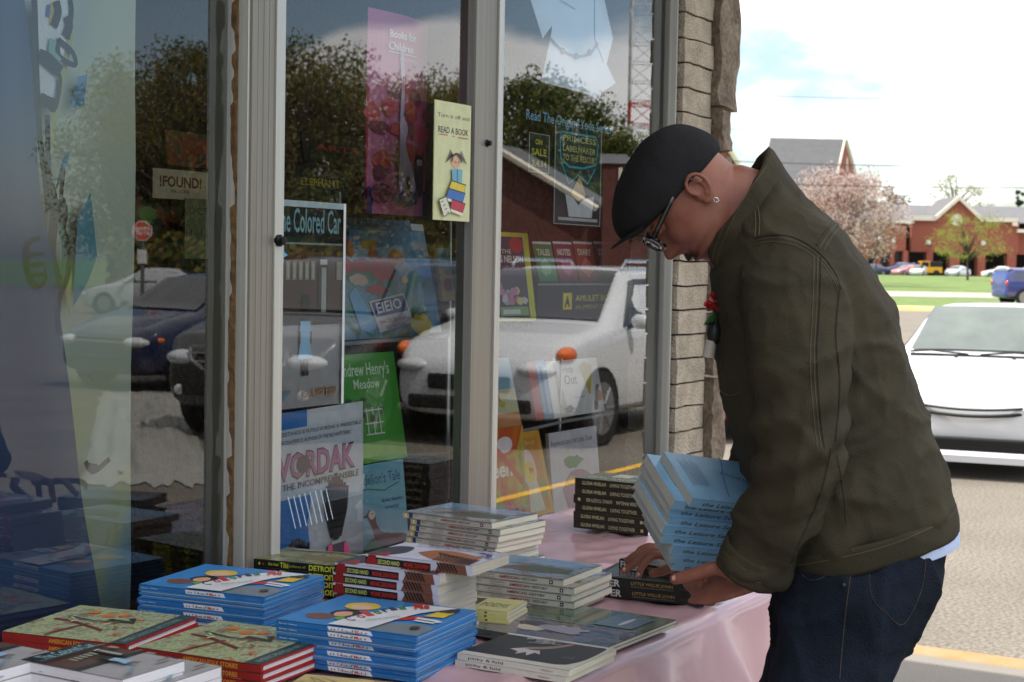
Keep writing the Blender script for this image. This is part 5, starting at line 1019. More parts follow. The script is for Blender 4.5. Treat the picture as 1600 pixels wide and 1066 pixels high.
a = MB(); pts = smooth_path([(860, 60), (878, 78), (900, 88), (922, 84), (934, 68)], 5); a.tube([W3(x, y, -.004)-org_ for x, y in pts], .0035, ink((110, 140, 170)), 5)
for x, y in ((880, 80), (901, 88), (922, 82)): a.ball(W3(x, y, -.005)-org_, (.011, .003, .011), ink((110, 140, 170)), 5)
a.build('belt', wt)
def a_out(a):
    a.rect(0, 0, 1, 1, (206, 204, 206)); a.text('Help', .3, .78, .5, .9, (60, 60, 66)); a.text('Out', .3, .56, .54, .74, (60, 60, 66)); a.text('Harriet Ziefert', .44, .3, .64, .34, (150, 80, 80))
    for k in range(9): a.stroke([(.75, .35), (.62+.03*k, .95-.02*abs(k-4))], .006, (190, 170, 60))
    for k in range(5): a.stroke([(.12+.03*k, .05), (.14+.02*k, .5)], .003, (110, 110, 116))
    a.disc(.92, .3, .05, .1, (190, 110, 60)); a.poly([(.78, .05), (.9, .5), (.94, .5), (.84, .05)], (80, 80, 90)); a.disc(.3, .12, .08, .06, (70, 66, 70), wob=.3)
panel('picture_book', 'white book with yellow reeds titled Out on the right hand rack', 'book', 866, 945, 563, 648, .17, a_out, (206, 204, 206), lean=RAD(12), thick=.010, group=GB)
panel('picture_book', 'red spined book left of the white one on the right hand rack', 'book', 838, 850, 566, 656, .16, lambda a: a.rect(0, 0, 1, 1, (170, 44, 50)), (170, 44, 50), lean=RAD(12), thick=.014, group=GB)
panel('picture_book', 'blue spined book left of the white one on the right hand rack', 'book', 851, 864, 564, 654, .16, lambda a: (a.rect(0, 0, 1, 1, (90, 150, 190)), a.rect(.3, .1, .6, .9, (50, 90, 150))), (90, 150, 190), lean=RAD(12), thick=.014, group=GB)
def a_yb(a): a.rect(0, 0, 1, 1, (200, 196, 160)); a.rect(0, .55, 1, 1, (130, 170, 190)); a.rect(0, 0, 1, .2, (196, 130, 80)); a.disc(.3, .62, .12, .12, (50, 80, 160)); a.stroke([(.34, .5), (.4, .35)], .006, (150, 80, 60)); a.disc(.45, .34, .1, .05, (190, 170, 70))
panel('picture_book', 'pale book with a small blue figure beside the post in the right pane', 'book', 772, 815, 562, 668, .13, a_yb, (200, 196, 160), lean=RAD(14), thick=.010, group=GB)
def a_gr(a): a.rect(0, 0, 1, 1, mix_noise('orange green wash', [(206, 110, 30), (190, 60, 30), (200, 170, 40), (120, 150, 50)], 6, .4)); a.disc(.6, .80, .16, .10, (230, 220, 224)); a.text('Green', .0, .42, .74, .62, (236, 236, 226), bold=.03); a.poly([(0, 0), (.6, 0), (.4, .26), (0, .34)], (120, 160, 50)); a.stroke([(.1, .95), (.5, .7), (.95, .3)], .02, (200, 60, 30))
panel('picture_book', 'orange book lettered Green at the foot of the right pane', 'book', 745, 822, 672, 800, .05, a_gr, (206, 110, 30), lean=RAD(4), thick=.010, group=GB)
def a_dk(a):
    a.rect(0, 0, 1, 1, (206, 150, 50)); a.rect(.04, .05, .9, .92, (200, 130, 40)); a.text('Duck & Bunny', .15, .84, .8, .9, (230, 200, 130)); a.disc(.5, .55, .2, .24, (226, 196, 206)); a.disc(.5, .52, .15, .14, (230, 200, 60)); a.poly([(.48, .58), (.64, .54), (.5, .5)], (210, 90, 40)); a.poly([(.3, .05), (.75, .05), (.66, .4), (.4, .4)], (206, 206, 190)); a.disc(.2, .2, .1, .1, (120, 160, 60)); a.disc(.82, .3, .08, .12, (120, 160, 80))
panel('picture_book', 'orange book with a yellow duck leaning at the right hand rack', 'book', 814, 866, 678, 806, .09, a_dk, (206, 150, 50), lean=RAD(14), thick=.010, group=GB)
def a_rd(a): a.rect(0, 0, 1, 1, (200, 196, 204)); a.text('Raymond and the Little Deer', .04, .84, .9, .91, (60, 60, 70)); a.disc(.45, .62, .2, .08, (60, 130, 80), wob=.25); a.poly(smooth_path([(.2, .3), (.4, .5), (.7, .48), (.9, .3), (.8, .05), (.3, .05)], 4), (160, 120, 150)); a.disc(.4, .4, .08, .05, (190, 170, 120))
panel('picture_book', 'lilac white deer picture book behind the far book stack', 'book', 866, 940, 673, 800, .10, a_rd, (200, 196, 204), lean=RAD(6), thick=.010, group=GB)
# ------------------------------------------------------------------ vehicles
def car_paint(n, c, rough=.28, metal=.0): return mat('car paint '+n, c, rough, metal=metal, var=.03, scale=2, coat=.9, spec=.5)
M_tyre = mat('tyre rubber', (26, 26, 27), .85, bump=.3, bscale=60); M_rim = mat('alloy wheel', (150, 150, 154), .35, metal=.8); M_win = mat('car window', (22, 30, 32), .06, var=.05, spec=.8, coat=.5); M_wins = mat('windscreen', (52, 62, 60), .07, var=.35, scale=2.5, spec=.9, coat=.3, col2=(84, 96, 90))
M_lampw = mat('clear lamp', (206, 210, 214), .1, spec=.8, coat=1); M_amb = mat('amber lamp', (236, 110, 30), .15, coat=1); M_redl = mat('red lamp', (170, 20, 24), .15, coat=1); M_chr = mat('chrome', (220, 220, 224), .12, metal=1); M_trim = mat('black trim', (12, 12, 13), .6)
def table(rows): return rows
def car(label, cat, paint, prof, M, group=None, wheels=(.75, 3.35), wr_=.31, name='parked_car', Wd=.86, cabin=(1.0, 1.75, 2.9, 3.7), lamps=True, detail=1, zsill=.22, grille=None, amber=False, rack=False, glassfront=None):
    """prof rows: x, half width, sill height, shoulder height, top height, half width at top; x from nose (0) to tail; faces -x"""
    r = thing(name, label, cat, M=M, group=group)
    XL = prof[-1][0]
    def sec(x):
        w, zb, zs, zt, wt = pick(prof, x)
        return [(0, zb), (w*.80, zb), (w*.95, zb+.06), (w, zb+(zs-zb)*.45), (w*.985, zs-.06), (w*.955, zs), (wt+(w*.955-wt)*.5, zs+(zt-zs)*.52), (wt, zt-(zt-zs)*.10-.004), (wt*.80, zt-.006), (0, zt)]
    xs = sorted(set([p[0] for p in prof]+[XL*i/46 for i in range(47)]))
    rings = []
    for x in xs:
        s_ = sec(x); rings.append([Vector((x, y, z)) for y, z in s_]+[Vector((x, -y, z)) for y, z in reversed(s_[1:-1])])
    b = MB(); b.loft(rings, paint); body_ = b.build('body', r, smooth=True, ang=38, sub=1 if detail else 0)
    def patch(x0, x1, a0, a1, j, m, nm, n=6, off=.006, both=True, k0=0, k1=1):      # glass laid over the roof band (j to j+1 of the section) between stations
        for s in ((1, -1) if both else (1,)):
            g = MB(); vs = []
            for i in range(n+1):
                t = i/n
                for k in range(2):
                    xx = (x0+(x1-x0)*t) if k == 0 else (a0+(a1-a0)*t); s_ = sec(xx); kk = k0 if k == 0 else k1; A_, B_ = s_[j], s_[j+2] ; mid = s_[j+1]
                    y = A_[0]+(B_[0]-A_[0])*kk; z = A_[1]+(B_[1]-A_[1])*kk; vs.append((xx, s*(y+off), z+.002))
            g.add(vs, [((2*i, 2*i+2, 2*i+3, 2*i+1) if s > 0 else (2*i, 2*i+1, 2*i+3, 2*i+2)) for i in range(n)], m); g.build(nm, r)
    c0, c1, c2, c3 = cabin
    # side windows split by a pillar
    mid = (c1+c2)/2+.05
    patch(c0+.30, mid-.05, c1+.06, mid-.07, 5, M_win, 'side_window', k0=.06, k1=.88); patch(mid+.05, c3-.32, mid+.04, c2-.02, 5, M_win, 'side_window', k0=.06, k1=.88)
    # windscreen and rear window: grids across the car
    for nm, x0, x1, m in (('windscreen', c0+.03, c1-.03, M_wins if detail > 1 else M_win), ('rear_window', c3-.03, c2+.03, M_win)):
        g = MB(); vs = []; nu, nv = 14, 8
        for j in range(nv+1):
            x = x0+(x1-x0)*j/nv; s_ = sec(x); zt = s_[-1][1]; wtop = s_[8][0]*.45+s_[7][0]*.60
            for i in range(nu+1):
                u = -1+2*i/nu; y = wtop*u; z = zt-.004*0-(abs(u)**3)*.012; xx = x - (.0 if abs(u) < .7 else 0); vs.append((xx-(.012 if nm == 'windscreen' else -.012), y, z+.012))
        g.add(vs, [(j*(nu+1)+i, j*(nu+1)+i+1, (j+1)*(nu+1)+i+1, (j+1)*(nu+1)+i) for j in range(nv) for i in range(nu)], m); g.build(nm, r, smooth=True)
    for x in wheels:
        for s in (1, -1):
            yb = pick(prof, x)[0]*s
            a_ = MB(); a_.loft([[Vector((x+(wr_+.035)*math.cos(2*math.pi*k/28), y, wr_+(wr_+.035)*math.sin(2*math.pi*k/28))) for k in range(28)] for y in (yb*.90, yb*1.008)], M_trim); a_.build('wheel_arch', r)
            w_ = MB(); w_.loft([[Vector((x+rr*math.cos(2*math.pi*k/28), y, wr_+rr*math.sin(2*math.pi*k/28))) for k in range(28)] for rr, y in ((wr_*.97, yb*.80), (wr_, yb*.84), (wr_, yb*.99), (wr_*.95, yb*1.018), (wr_*.7, yb*1.022))], M_tyre); wo = w_.build('wheel', r, smooth=True, ang=40)
            q_ = MB(); q_.loft([[Vector((x+rr*math.cos(2*math.pi*k/28), y, wr_+rr*math.sin(2*math.pi*k/28))) for k in range(28)] for rr, y in ((wr_*.70, yb*1.024), (wr_*.66, yb*1.012), (wr_*.2, yb*1.010), (wr_*.14, yb*1.024))], M_rim)
            for k in range(7):
                a1 = 2*math.pi*k/7; c_, s__ = math.cos(a1), math.sin(a1); q_.tube([(x+wr_*.15*c_, yb*1.018, wr_+wr_*.15*s__), (x+wr_*.66*c_, yb*1.018, wr_+wr_*.66*s__)], .018, M_rim, 6)
            q_.build('rim', wo)
    for s in (1, -1):      # mirrors, lamps
        w0 = pick(prof, c0+.35)[0]; zs = pick(prof, c0+.35)[2]
        m_ = MB(); m_.ball((c0+.38, s*(w0+.10), zs+.07), (.06, .10, .075), paint, 8); m_.tube([(c0+.40, s*(w0-.03), zs+.01), (c0+.38, s*(w0+.07), zs+.05)], .02, M_trim, 6); m_.build('wing_mirror', r, smooth=True)
    if lamps:
        for s in (1, -1):
            w0, zb, zs, zt, wt = pick(prof, .10); zl = zs-.05
            h_ = MB(); h_.ball((.13, s*(w0-.18), zl), (.17, .20, .078), M_lampw, 10); h_.build('headlight', r, smooth=True)
            if amber: q_ = MB(); q_.ball((.30, s*(w0+.03), zl+(.14 if rack else .03)), ((.15, .08, .075) if rack else (.08, .06, .045)), M_amb, 10); q_.build('indicator', r, smooth=True)
            w0, zb, zs, zt, wt = pick(prof, XL-.05)
            h_ = MB(); h_.ball((XL-.05, s*(w0-.10), zs-.10), (.07, .12, .11), M_redl, 8); h_.build('tail_light', r, smooth=True)
    if rack:
        for s in (1, -1):
            q_ = MB(); xa_, xb_ = c1+.1, c2; zt = pick(prof, (c1+c2)/2)[3]; wt = pick(prof, (c1+c2)/2)[4]; q_.tube([(xa_, s*(wt-.05), zt-.02), (xa_+.1, s*(wt-.05), zt+.05), (xb_-.1, s*(wt-.05), zt+.05), (xb_, s*(wt-.05), zt-.02)], .018, M_chr, 6); q_.build('roof_rail', r)
    if grille: grille(r)
    return r
SEDAN = [(0, .60, .30, .50, .56, .48), (.06, .70, .22, .60, .66, .58), (.22, .80, .19, .70, .745, .64), (.6, .845, .18, .80, .86, .68), (1.0, .86, .18, .87, .94, .70), (1.12, .86, .18, .89, .985, .68), (1.75, .86, .18, .92, 1.345, .58), (1.95, .86, .18, .92, 1.385, .57), (2.5, .86, .18, .93, 1.39, .57), (2.95, .86, .18, .94, 1.345, .575), (3.55, .85, .20, .95, 1.05, .65), (3.8, .84, .22, .93, 1.01, .66), (4.2, .80, .26, .88, .97, .62), (4.35, .72, .32, .78, .86, .56)]
SUVP = [(0, .66, .36, .62, .70, .55), (.06, .78, .28, .74, .80, .66), (.25, .88, .25, .90, .95, .74), (.6, .915, .24, .99, 1.04, .78), (1.05, .93, .24, 1.05, 1.12, .80), (1.15, .93, .24, 1.06, 1.16, .78), (1.75, .93, .24, 1.08, 1.60, .67), (2.0, .93, .24, 1.08, 1.66, .665), (3.0, .93, .24, 1.10, 1.67, .665), (3.9, .92, .26, 1.12, 1.64, .66), (4.3, .90, .30, 1.10, 1.30, .72), (4.45, .86, .36, 1.0, 1.08, .7)]
def place_car(px, py, Z, yaw, mirrored=False, zg=LOTZ):
    """nose centre seen at (px, py), depth Z; yaw: turn of the car from pointing straight at the viewer"""
    p = at(px, py, Z); p.z = zg
    X = (HF*math.cos(yaw)+HR*math.sin(yaw))       # from nose to tail
    if mirrored: p = mir(p); X = Vector((X.x, -X.y, 0))
    X.z = 0; X.normalize(); return frame(p, X, Vector((-X.y, X.x, 0)), UP)
# the white car beyond the pavement
M_white = car_paint('white', (206, 208, 212), .3)
def gr_white(r):
    q = MB(); pts = lambda z, w_, x: [(x+.10*(abs(u)/w_)**2*.6, u, z+.028*(abs(u)/w_)**2) for u in [(-w_+2*w_*k/16) for k in range(17)]]
    q.tube(pts(.560, .44, -.03), .011, M_trim, 6); q.tube(pts(.510, .40, -.036), .015, M_trim, 6); q.build('grille', r)
    q = MB(); q.box(-.045, .1, -.60, .60, .235, .335, M_trim); q.build('bumper_intake', r, bevel=.01); q = MB()
    for k in range(3): q.box(-.051, -.04, -.59, .59, .262+.024*k, .267+.024*k, mat('dark slat', (14, 14, 15), .6))
    q.build('intake_slats', r)
    q = MB(); q.loft([[Vector((x, y, z)) for x, z in ((-.075, .14), (-.08, .195), (-.05, .228), (.1, .2), (.1, .16))] for y in (-.66, -.4, 0, .4, .66)], M_white); q.build('bumper_lip', r)
    q = MB(); P_ = Vector((.27, 0, .775)); q.loft([[P_+Vector((x*.9, y, .004+x*.18)) for x, y in ((-.02, -.07), (-.008, -.03), (-.018, -.03), (-.018, .03), (-.004, .03), (.002, .08), (.02, .07), (.008, .03), (.018, .03), (.018, -.03), (.004, -.03), (-.002, -.08))]]*1+[[P_+Vector((x*.9, y, .010+x*.18)) for x, y in ((-.02, -.07), (-.008, -.03), (-.018, -.03), (-.018, .03), (-.004, .03), (.002, .08), (.02, .07), (.008, .03), (.018, .03), (.018, -.03), (.004, -.03), (-.002, -.08))]], M_chr); q.build('hood_badge', r)
    for s in (-1, 1):
        q = MB(); x0 = 1.02; z0 = .955; q.tube([(x0, s*.05+.10, z0), (x0+.03, s*.35+.12, z0+.025), (x0+.02, s*.62+.03, z0+.01)], .009, M_trim, 6); q.build('wiper', r)
        q = MB(); q.ball((.92, s*.24, .937), (.012, .018, .010), M_trim, 6); q.build('washer_nozzle', r)
    for s in (-1, 1):
        q = MB(); q.tube([(x, s*(pick(SEDAN, x)[4]-.03), pick(SEDAN, x)[3]-(pick(SEDAN, x)[3]-pick(SEDAN, x)[2])*.10+.001) for x in (.26, .4, .6, .8, 1.0)], .005, M_trim, 4); q.build('bonnet_gap', r)
    q = MB(); q.box(.985, 1.06, -.64, .64, .935, .952, M_trim); q.build('cowl', r)
CW = car('white car parked facing the shop with black slatted lower grille', 'car', M_white, SEDAN, place_car(1512, 740, 12.9, RAD(23)), detail=2, grille=gr_white, cabin=(1.08, 1.80, 2.85, 3.6))
car('red car mostly hidden behind the stone corner and the man', 'car', car_paint('red', (150, 20, 34)), SEDAN, place_car(1130, 700, 15.2, RAD(3)), detail=1)
# cars seen reflected in the glass stand out in the lot
def gr_white_suv(r):
    q = MB(); q.box(-.03, .1, -.42, .42, .52, .66, M_trim); q.build('grille', r, bevel=.02); q = MB(); q.box(-.04, .1, -.62, .62, .34, .46, M_trim); q.build('bumper_intake', r, bevel=.02)
car('white estate car with amber corner lamps parked out in the lot, mirrored in the glass', 'car', M_white, SUVP, place_car(732, 600, 14.4, RAD(28), True), detail=1, amber=True, rack=True, grille=gr_white_suv, name='parked_car', wheels=(.85, 3.45), wr_=.35, cabin=(1.1, 1.85, 3.4, 4.35))
def gr_blk(r):
    q = MB()
    for z in (.86, .80, .72): q.box(-.02, .06, -.5, .5, z, z+.018, M_chr)
    for s in (-1, 1): q.tube([(.0, s*.52, .86), (-.01, s*.50, .74), (-.02, s*.36, .66), (-.02, 0, .65)], .02, M_chr, 6)
    q.build('grille', r); q = MB(); q.box(-.03, .05, -.6, .6, .42, .56, M_trim); q.build('bumper_intake', r, bevel=.02)
    for s in (-1, 1): q = MB(); q.ball((.03, s*.66, .46), (.03, .06, .05), M_lampw, 8); q.build('fog_lamp', r)
car('black off roader with chrome grille bars parked in the lot, mirrored in the glass', 'car', car_paint('black', (14, 17, 26)), [(x, w*1.03, zb+.03, zs*1.04, zt*1.03, wt*1.03) for x, w, zb, zs, zt, wt in SUVP], place_car(372, 600, 14.4, RAD(24), True), grille=gr_blk, detail=1, wheels=(.85, 3.45), wr_=.37, cabin=(1.1, 1.85, 3.4, 4.35))
def gr_blue(r): q = MB(); q.box(.0, .05, -.44, .44, .60, .63, M_chr); q.box(.0, .05, -.44, .44, .665, .68, M_chr); q.build('grille', r); q = MB(); q.box(-.02, .05, -.6, .6, .32, .44, M_trim); q.build('bumper_intake', r, bevel=.02)
car('dark blue saloon in the second row of the lot, mirrored in the left pane', 'car', car_paint('navy', (18, 30, 66)), [(x, w*1.04, zb, zs*1.06, zt*1.06, wt) for x, w, zb, zs, zt, wt in SEDAN], place_car(152, 560, 20, RAD(34), True), grille=gr_blue, amber=True, detail=1)
car('distant silver car by the grass, mirrored in the painted paper pane', 'car', car_paint('silver', (170, 172, 178), .3), SEDAN, place_car(140, 420, 48, RAD(95), True), detail=0)
# mall parking far off
FZ = at(1450, 431, 190).z-.1
far = [(1345, 'dark blue saloon, leftmost of the far row before the mall', (40, 50, 90), SEDAN, 195, 80), (1388, 'navy people carrier in the far row, left of the pale one', (52, 66, 110), SUVP, 196, 85), (1408, 'pinkish red low car at the left end of the far row', (170, 110, 120), SEDAN, 193, 60), (1440, 'pale silver low car left of the yellow jeep', (196, 200, 208), SEDAN, 192, 30), (1494, 'small silver car below the young green tree', (190, 196, 206), SEDAN, 193, 40), (1545, 'long white car at the right of the far row', (220, 222, 226), SEDAN, 194, 88), (1591, 'white hatchback at the far right of the row', (216, 218, 222), SEDAN, 197, 80)]
for px, lab, c, pr, Z, yw in far: car(lab, 'car', car_paint('far %d' % px, c, .3), pr, place_car(px-10, 430, Z, RAD(yw-0), zg=FZ), detail=0, group='cars parked before the mall')
jp = thing('parked_jeep', 'yellow boxy off roader with a black canvas back in the far row', 'car', M=place_car(1419, 430, 194, RAD(90), zg=FZ), group='cars parked before the mall'); M_jy = car_paint('yellow', (222, 160, 30))
b = MB(); b.box(0, 1.25, -.75, .75, .5, 1.1, M_jy); b.box(1.25, 3.9, -.8, .8, .45, 1.15, M_jy); b.box(1.3, 1.45, -.7, .7, 1.15, 1.8, M_jy); b.box(1.45, 2.4, -.7, .7, 1.75, 1.85, M_jy); b.box(2.3, 2.42, -.72, .72, 1.15, 1.8, M_jy); b.box(1.25, 1.3, -.6, .6, 1.2, 1.7, M_win); b.build('body', jp, bevel=.05)
b = MB(); b.box(2.42, 3.9, -.72, .72, 1.15, 1.83, M_trim); b.build('canvas_top', jp, bevel=.06)
b = MB(); b.box(1.5, 2.28, -.71, .71, 1.18, 1.72, M_win); b.build('side_window', jp)
for x in (.6, 3.2):
    for s in (-1, 1): b = MB(); b.tube([(x, s*.6, .4), (x, s*.86, .4)], .4, M_tyre, 20); b.build('wheel', jp)
jp2 = place_car(1568, 440, 76, RAD(93), zg=-.2)
def flexlow(r): q = MB(); q.box(4.455, 4.47, -.7, .7, .9, 1.1, M_chr); q.build('badge_strip', r); q = MB(); q.ball((4.36, .62, .78), (.06, .09, .09), mat('round sticker', (220, 224, 230), .4), 6); q.build('sticker', r)
BOX = [(0, .7, .4, .8, .9, .7), (.1, .88, .3, 1.0, 1.05, .8), (1.0, .93, .28, 1.08, 1.16, .82), (1.6, .93, .28, 1.1, 1.62, .76), (1.9, .93, .28, 1.1, 1.70, .75), (4.2, .93, .30, 1.12, 1.70, .75), (4.45, .92, .34, 1.12, 1.60, .76), (4.55, .90, .36, 1.1, 1.2, .8)]
X_ = (HR*1+HF*.12).normalized(); p = at(1560, 440, 73); p.z = .06
car('blue boxy estate car with red tail lamp crossing at the right edge', 'car', car_paint('royal blue', (28, 42, 118), .3), BOX, frame(p+X_*4.55, -X_, Vector((X_.y, -X_.x, 0)), UP), detail=1, grille=flexlow, wheels=(.9, 3.7), wr_=.37, cabin=(1.0, 1.65, 4.15, 4.5))
# ------------------------------------------------------------------ far buildings
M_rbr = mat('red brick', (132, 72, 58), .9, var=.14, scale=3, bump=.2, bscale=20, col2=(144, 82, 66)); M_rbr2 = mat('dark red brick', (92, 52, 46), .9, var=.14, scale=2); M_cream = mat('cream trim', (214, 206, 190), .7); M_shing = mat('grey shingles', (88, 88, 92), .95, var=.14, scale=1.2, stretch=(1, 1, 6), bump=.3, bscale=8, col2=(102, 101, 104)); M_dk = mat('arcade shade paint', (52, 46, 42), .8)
def bframe(px, py, Z): return frame(at(px, py, Z), HR, HF, UP)
K = 215/FP
mall = thing('shopping_mall', 'long brick mall with cream gable, grey roof and open arcade beyond the lawn', 'building', M=bframe(1500, 432, 215))
def X(px): return (px-1500)*K
def Zz(py, px=1500): return (430-py)*K+(px-1500)*.0183*K
def bx(mb, x0, x1, y0, y1, z0, z1, m): mb.box(X(x0), X(x1), y0, y1, Zz(z0), Zz(z1), m)
b = MB(); bx(b, 1422, 1590, 0, 1, 393, 343, M_rbr)
for x0, x1 in ((1412, 1418), (1446, 1456), (1482, 1498), (1526, 1538), (1572, 1586)): bx(b, x0, x1, -.3, 1.3, 436, 392, M_rbr)
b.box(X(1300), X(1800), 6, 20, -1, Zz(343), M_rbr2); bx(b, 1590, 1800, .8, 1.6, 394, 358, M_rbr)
for x0 in range(1612, 1800, 34): bx(b, x0, x0+8, .6, 1.8, 436, 393, M_rbr)
b.prism([(X(1418), Zz(343.5)), (X(1574), Zz(343.5)), (X(1534), Zz(343.6)), (X(1495), Zz(309)), (X(1456), Zz(343.6))], 0.002, 1, M_rbr)
b.build('wall', mall)
b = MB()
for x0, x1, z0, z1 in ((1412, 1458, 344, 337), (1532, 1586, 344, 338), (1586, 1800, 360, 355), (1412, 1420, 350, 343), (1578, 1586, 350, 343)): bx(b, x0, x1, -.5, .0, z0, z1, M_cream)
for q in ([(1452, 342), (1494, 304), (1494, 311), (1460, 342)], [(1494, 304), (1538, 344), (1530, 344), (1494, 311)]): b.prism([(X(x), Zz(y)) for x, y in q], -.5, -.02, M_cream)
b.build('cornice', mall)
b = MB(); b.add([(X(1330), 1, Zz(345)), (X(1800), 1, Zz(345)), (X(1800), 14, Zz(313)), (X(1380), 14, Zz(313))], [(0, 1, 2, 3)], M_shing); b.add([(X(1582), .5, Zz(358)), (X(1800), .5, Zz(358)), (X(1800), 6, Zz(342)), (X(1582), 6, Zz(342))], [(0, 1, 2, 3)], M_shing)
b.add([(X(1452), .2, Zz(343)), (X(1494), .2, Zz(305)), (X(1494), 10, Zz(305)), (X(1452), 10, Zz(343))], [(0, 1, 2, 3)], M_shing); b.add([(X(1494), .2, Zz(305)), (X(1537), .2, Zz(343)), (X(1537), 10, Zz(343)), (X(1494), 10, Zz(305))], [(0, 1, 2, 3)], M_shing)
b.build('roof', mall)
b = MB(); bx(b, 1300, 1800, 5.5, 5.9, 436, 390, M_dk); b.build('arcade_shade_panel', mall)  # dark panel painted as the shade inside the open arcade
b = MB(); b.tube([(X(1492), -.05, Zz(342)), (X(1492), .2, Zz(342))], 9*K, M_cream, 24); b.build('round_medallion', mall)
for x, y in ((1448, 378), (1533, 378)): b = MB(); b.ball((X(x), -.35, Zz(y)), (.34, .3, .34), mat('white globe', (226, 226, 222), .4), 8); b.build('globe_lamp', mall, smooth=True)
wing = thing('arcade_wing', 'lower brick arcade wing with hipped roof at the left of the mall', 'building', M=bframe(1500, 432, 208)); K = 208/FP
b = MB(); bx(b, 1290, 1414, 0, .8, 392, 347, M_rbr)
for x0 in (1290, 1310, 1330, 1348, 1368, 1390, 1410): bx(b, x0, x0+6, -.2, 1, 436, 391, M_rbr)
b.build('wall', wing); b = MB(); b.add([(X(1286), -.5, Zz(347)), (X(1424), -.5, Zz(345)), (X(1404), 5, Zz(328)), (X(1290), 5, Zz(328))], [(0, 1, 2, 3)], M_shing); bx(b, 1286, 1424, -.5, -.3, 349, 345, M_cream); b.build('roof', wing)
b = MB(); bx(b, 1382, 1406, 5.1, 9, 349, 314, M_cream); b.build('cream_upper_wall', wing)
b = MB(); bx(b, 1290, 1414, 3.5, 3.8, 436, 385, M_dk); b.build('arcade_shade_panel', wing)  # painted shade behind the piers of the wing
for x, y in ((1372, 374), (1394, 375)): b = MB(); b.ball((X(x), -.3, Zz(y)), (.28, .25, .4), MATS['white globe'], 8); b.build('globe_lamp', wing, smooth=True)
K = 200/FP
tw = thing('gabled_hall', 'tall brick hall with steep grey roof rising behind the blossom', 'building', M=bframe(1500, 432, 212)); K = 212/FP
def H3(px, py, y): return (((px-800)*(212+y)-700*212)/FP, y, ((428-py)*(212+y)+4*212)/FP)     # a point of the hall y metres behind its front
b = MB(); b.add([H3(1184, 312, 0), H3(1297, 312, 0), H3(1314, 222, 7), H3(1198, 222, 7)], [(0, 1, 2, 3)], M_shing); b.build('roof', tw)
b = MB(); b.add([H3(1297, 311, .05), H3(1314, 223, 7), H3(1342, 311, 14), H3(1342, 360, 14), H3(1297, 360, .05), H3(1188, 360, .05), H3(1188, 311, .05)], [(0, 2, 1), (0, 4, 3, 2), (6, 5, 4, 0)], M_rbr); b.build('wall', tw)
b = MB(); b.tube([H3(1297, 312, -.1), H3(1314.5, 221, 6.9)], .14, M_cream, 6); b.tube([H3(1314.5, 221, 6.9), H3(1343, 312, 13.9)], .32, M_cream, 6); b.build('gable_trim', tw)
p_ = H3(1317, 262, 8); b = MB(); b.ball(p_, (.25, .7, 1.3), M_cream, 8); b.build('arched_window', tw)
g2 = thing('gable_end', 'brick gable end with cream edge just behind the man\'s neck', 'building', M=bframe(1500, 432, 180)); K = 180/FP
b = MB(); b.prism([(X(1060), Zz(430)), (X(1146), Zz(430)), (X(1146), Zz(256)), (X(1112), Zz(205)), (X(1060), Zz(256))], 0, 8, M_rbr); b.build('wall', g2)
b = MB(); b.add([(X(1112), -.3, Zz(203)), (X(1150), -.3, Zz(262)), (X(1158), 9, Zz(258)), (X(1124), 9, Zz(203))], [(0, 1, 2, 3)], M_shing); b.build('roof', g2); b = MB(); b.tube([(X(1112), -.4, Zz(204)), (X(1150), -.4, Zz(263))], .32, M_cream, 6); b.build('gable_trim', g2)
# reflected hall: stands across the lot, real side of the glass
def mframe(px, py, Z):     # frame on the mirrored side: local x to picture right as seen in the glass, y away
    p = mir(at(px, py, Z)); return frame(p, Vector((HR.x, -HR.y, 0)), Vector((HF.x, -HF.y, 0)), UP)
K = 60/FP
rh_ = thing('brick_hall', 'dark red brick hall with a sloping white edged roof across the lot, seen in reflection', 'building', M=mframe(855, 418, 60))
X = lambda px: (px-855)*K; Zz = lambda py, px=855: (418-py)*K
b = MB(); b.prism([(X(742), -1.6), (X(1012), -1.6), (X(1012), Zz(330)), (X(925), Zz(322)), (X(765), Zz(232)), (X(742), Zz(246))], 0, 9, M_rbr2)
b.prism([(X(938), -1.6), (X(980), -1.6), (X(980), Zz(255)), (X(938), Zz(255))], -.5, -.01, M_rbr2); b.build('wall', rh_)
b = MB(); b.add([(X(765), -.4, Zz(228)), (X(930), -.4, Zz(322)), (X(975), 9, Zz(300)), (X(810), 9, Zz(206))], [(0, 1, 2, 3)], M_shing); b.add([(X(932), -.6, Zz(256)), (X(986), -.6, Zz(256)), (X(980), 2, Zz(234)), (X(940), 2, Zz(234))], [(0, 1, 2, 3)], M_shing); b.build('roof', rh_)
b = MB(); b.tube([(X(765), -.45, Zz(232)), (X(930), -.45, Zz(326))], .14, M_cream, 6); b.build('gable_trim', rh_)
b = MB(); b.box(X(962), X(968), -.56, -.5, Zz(285), Zz(262), M_cream); b.build('window', rh_)
b = MB(); b.box(X(960), X(1012), -.3, -.05, Zz(352), Zz(342), M_cream); b.build('sign_band', rh_)
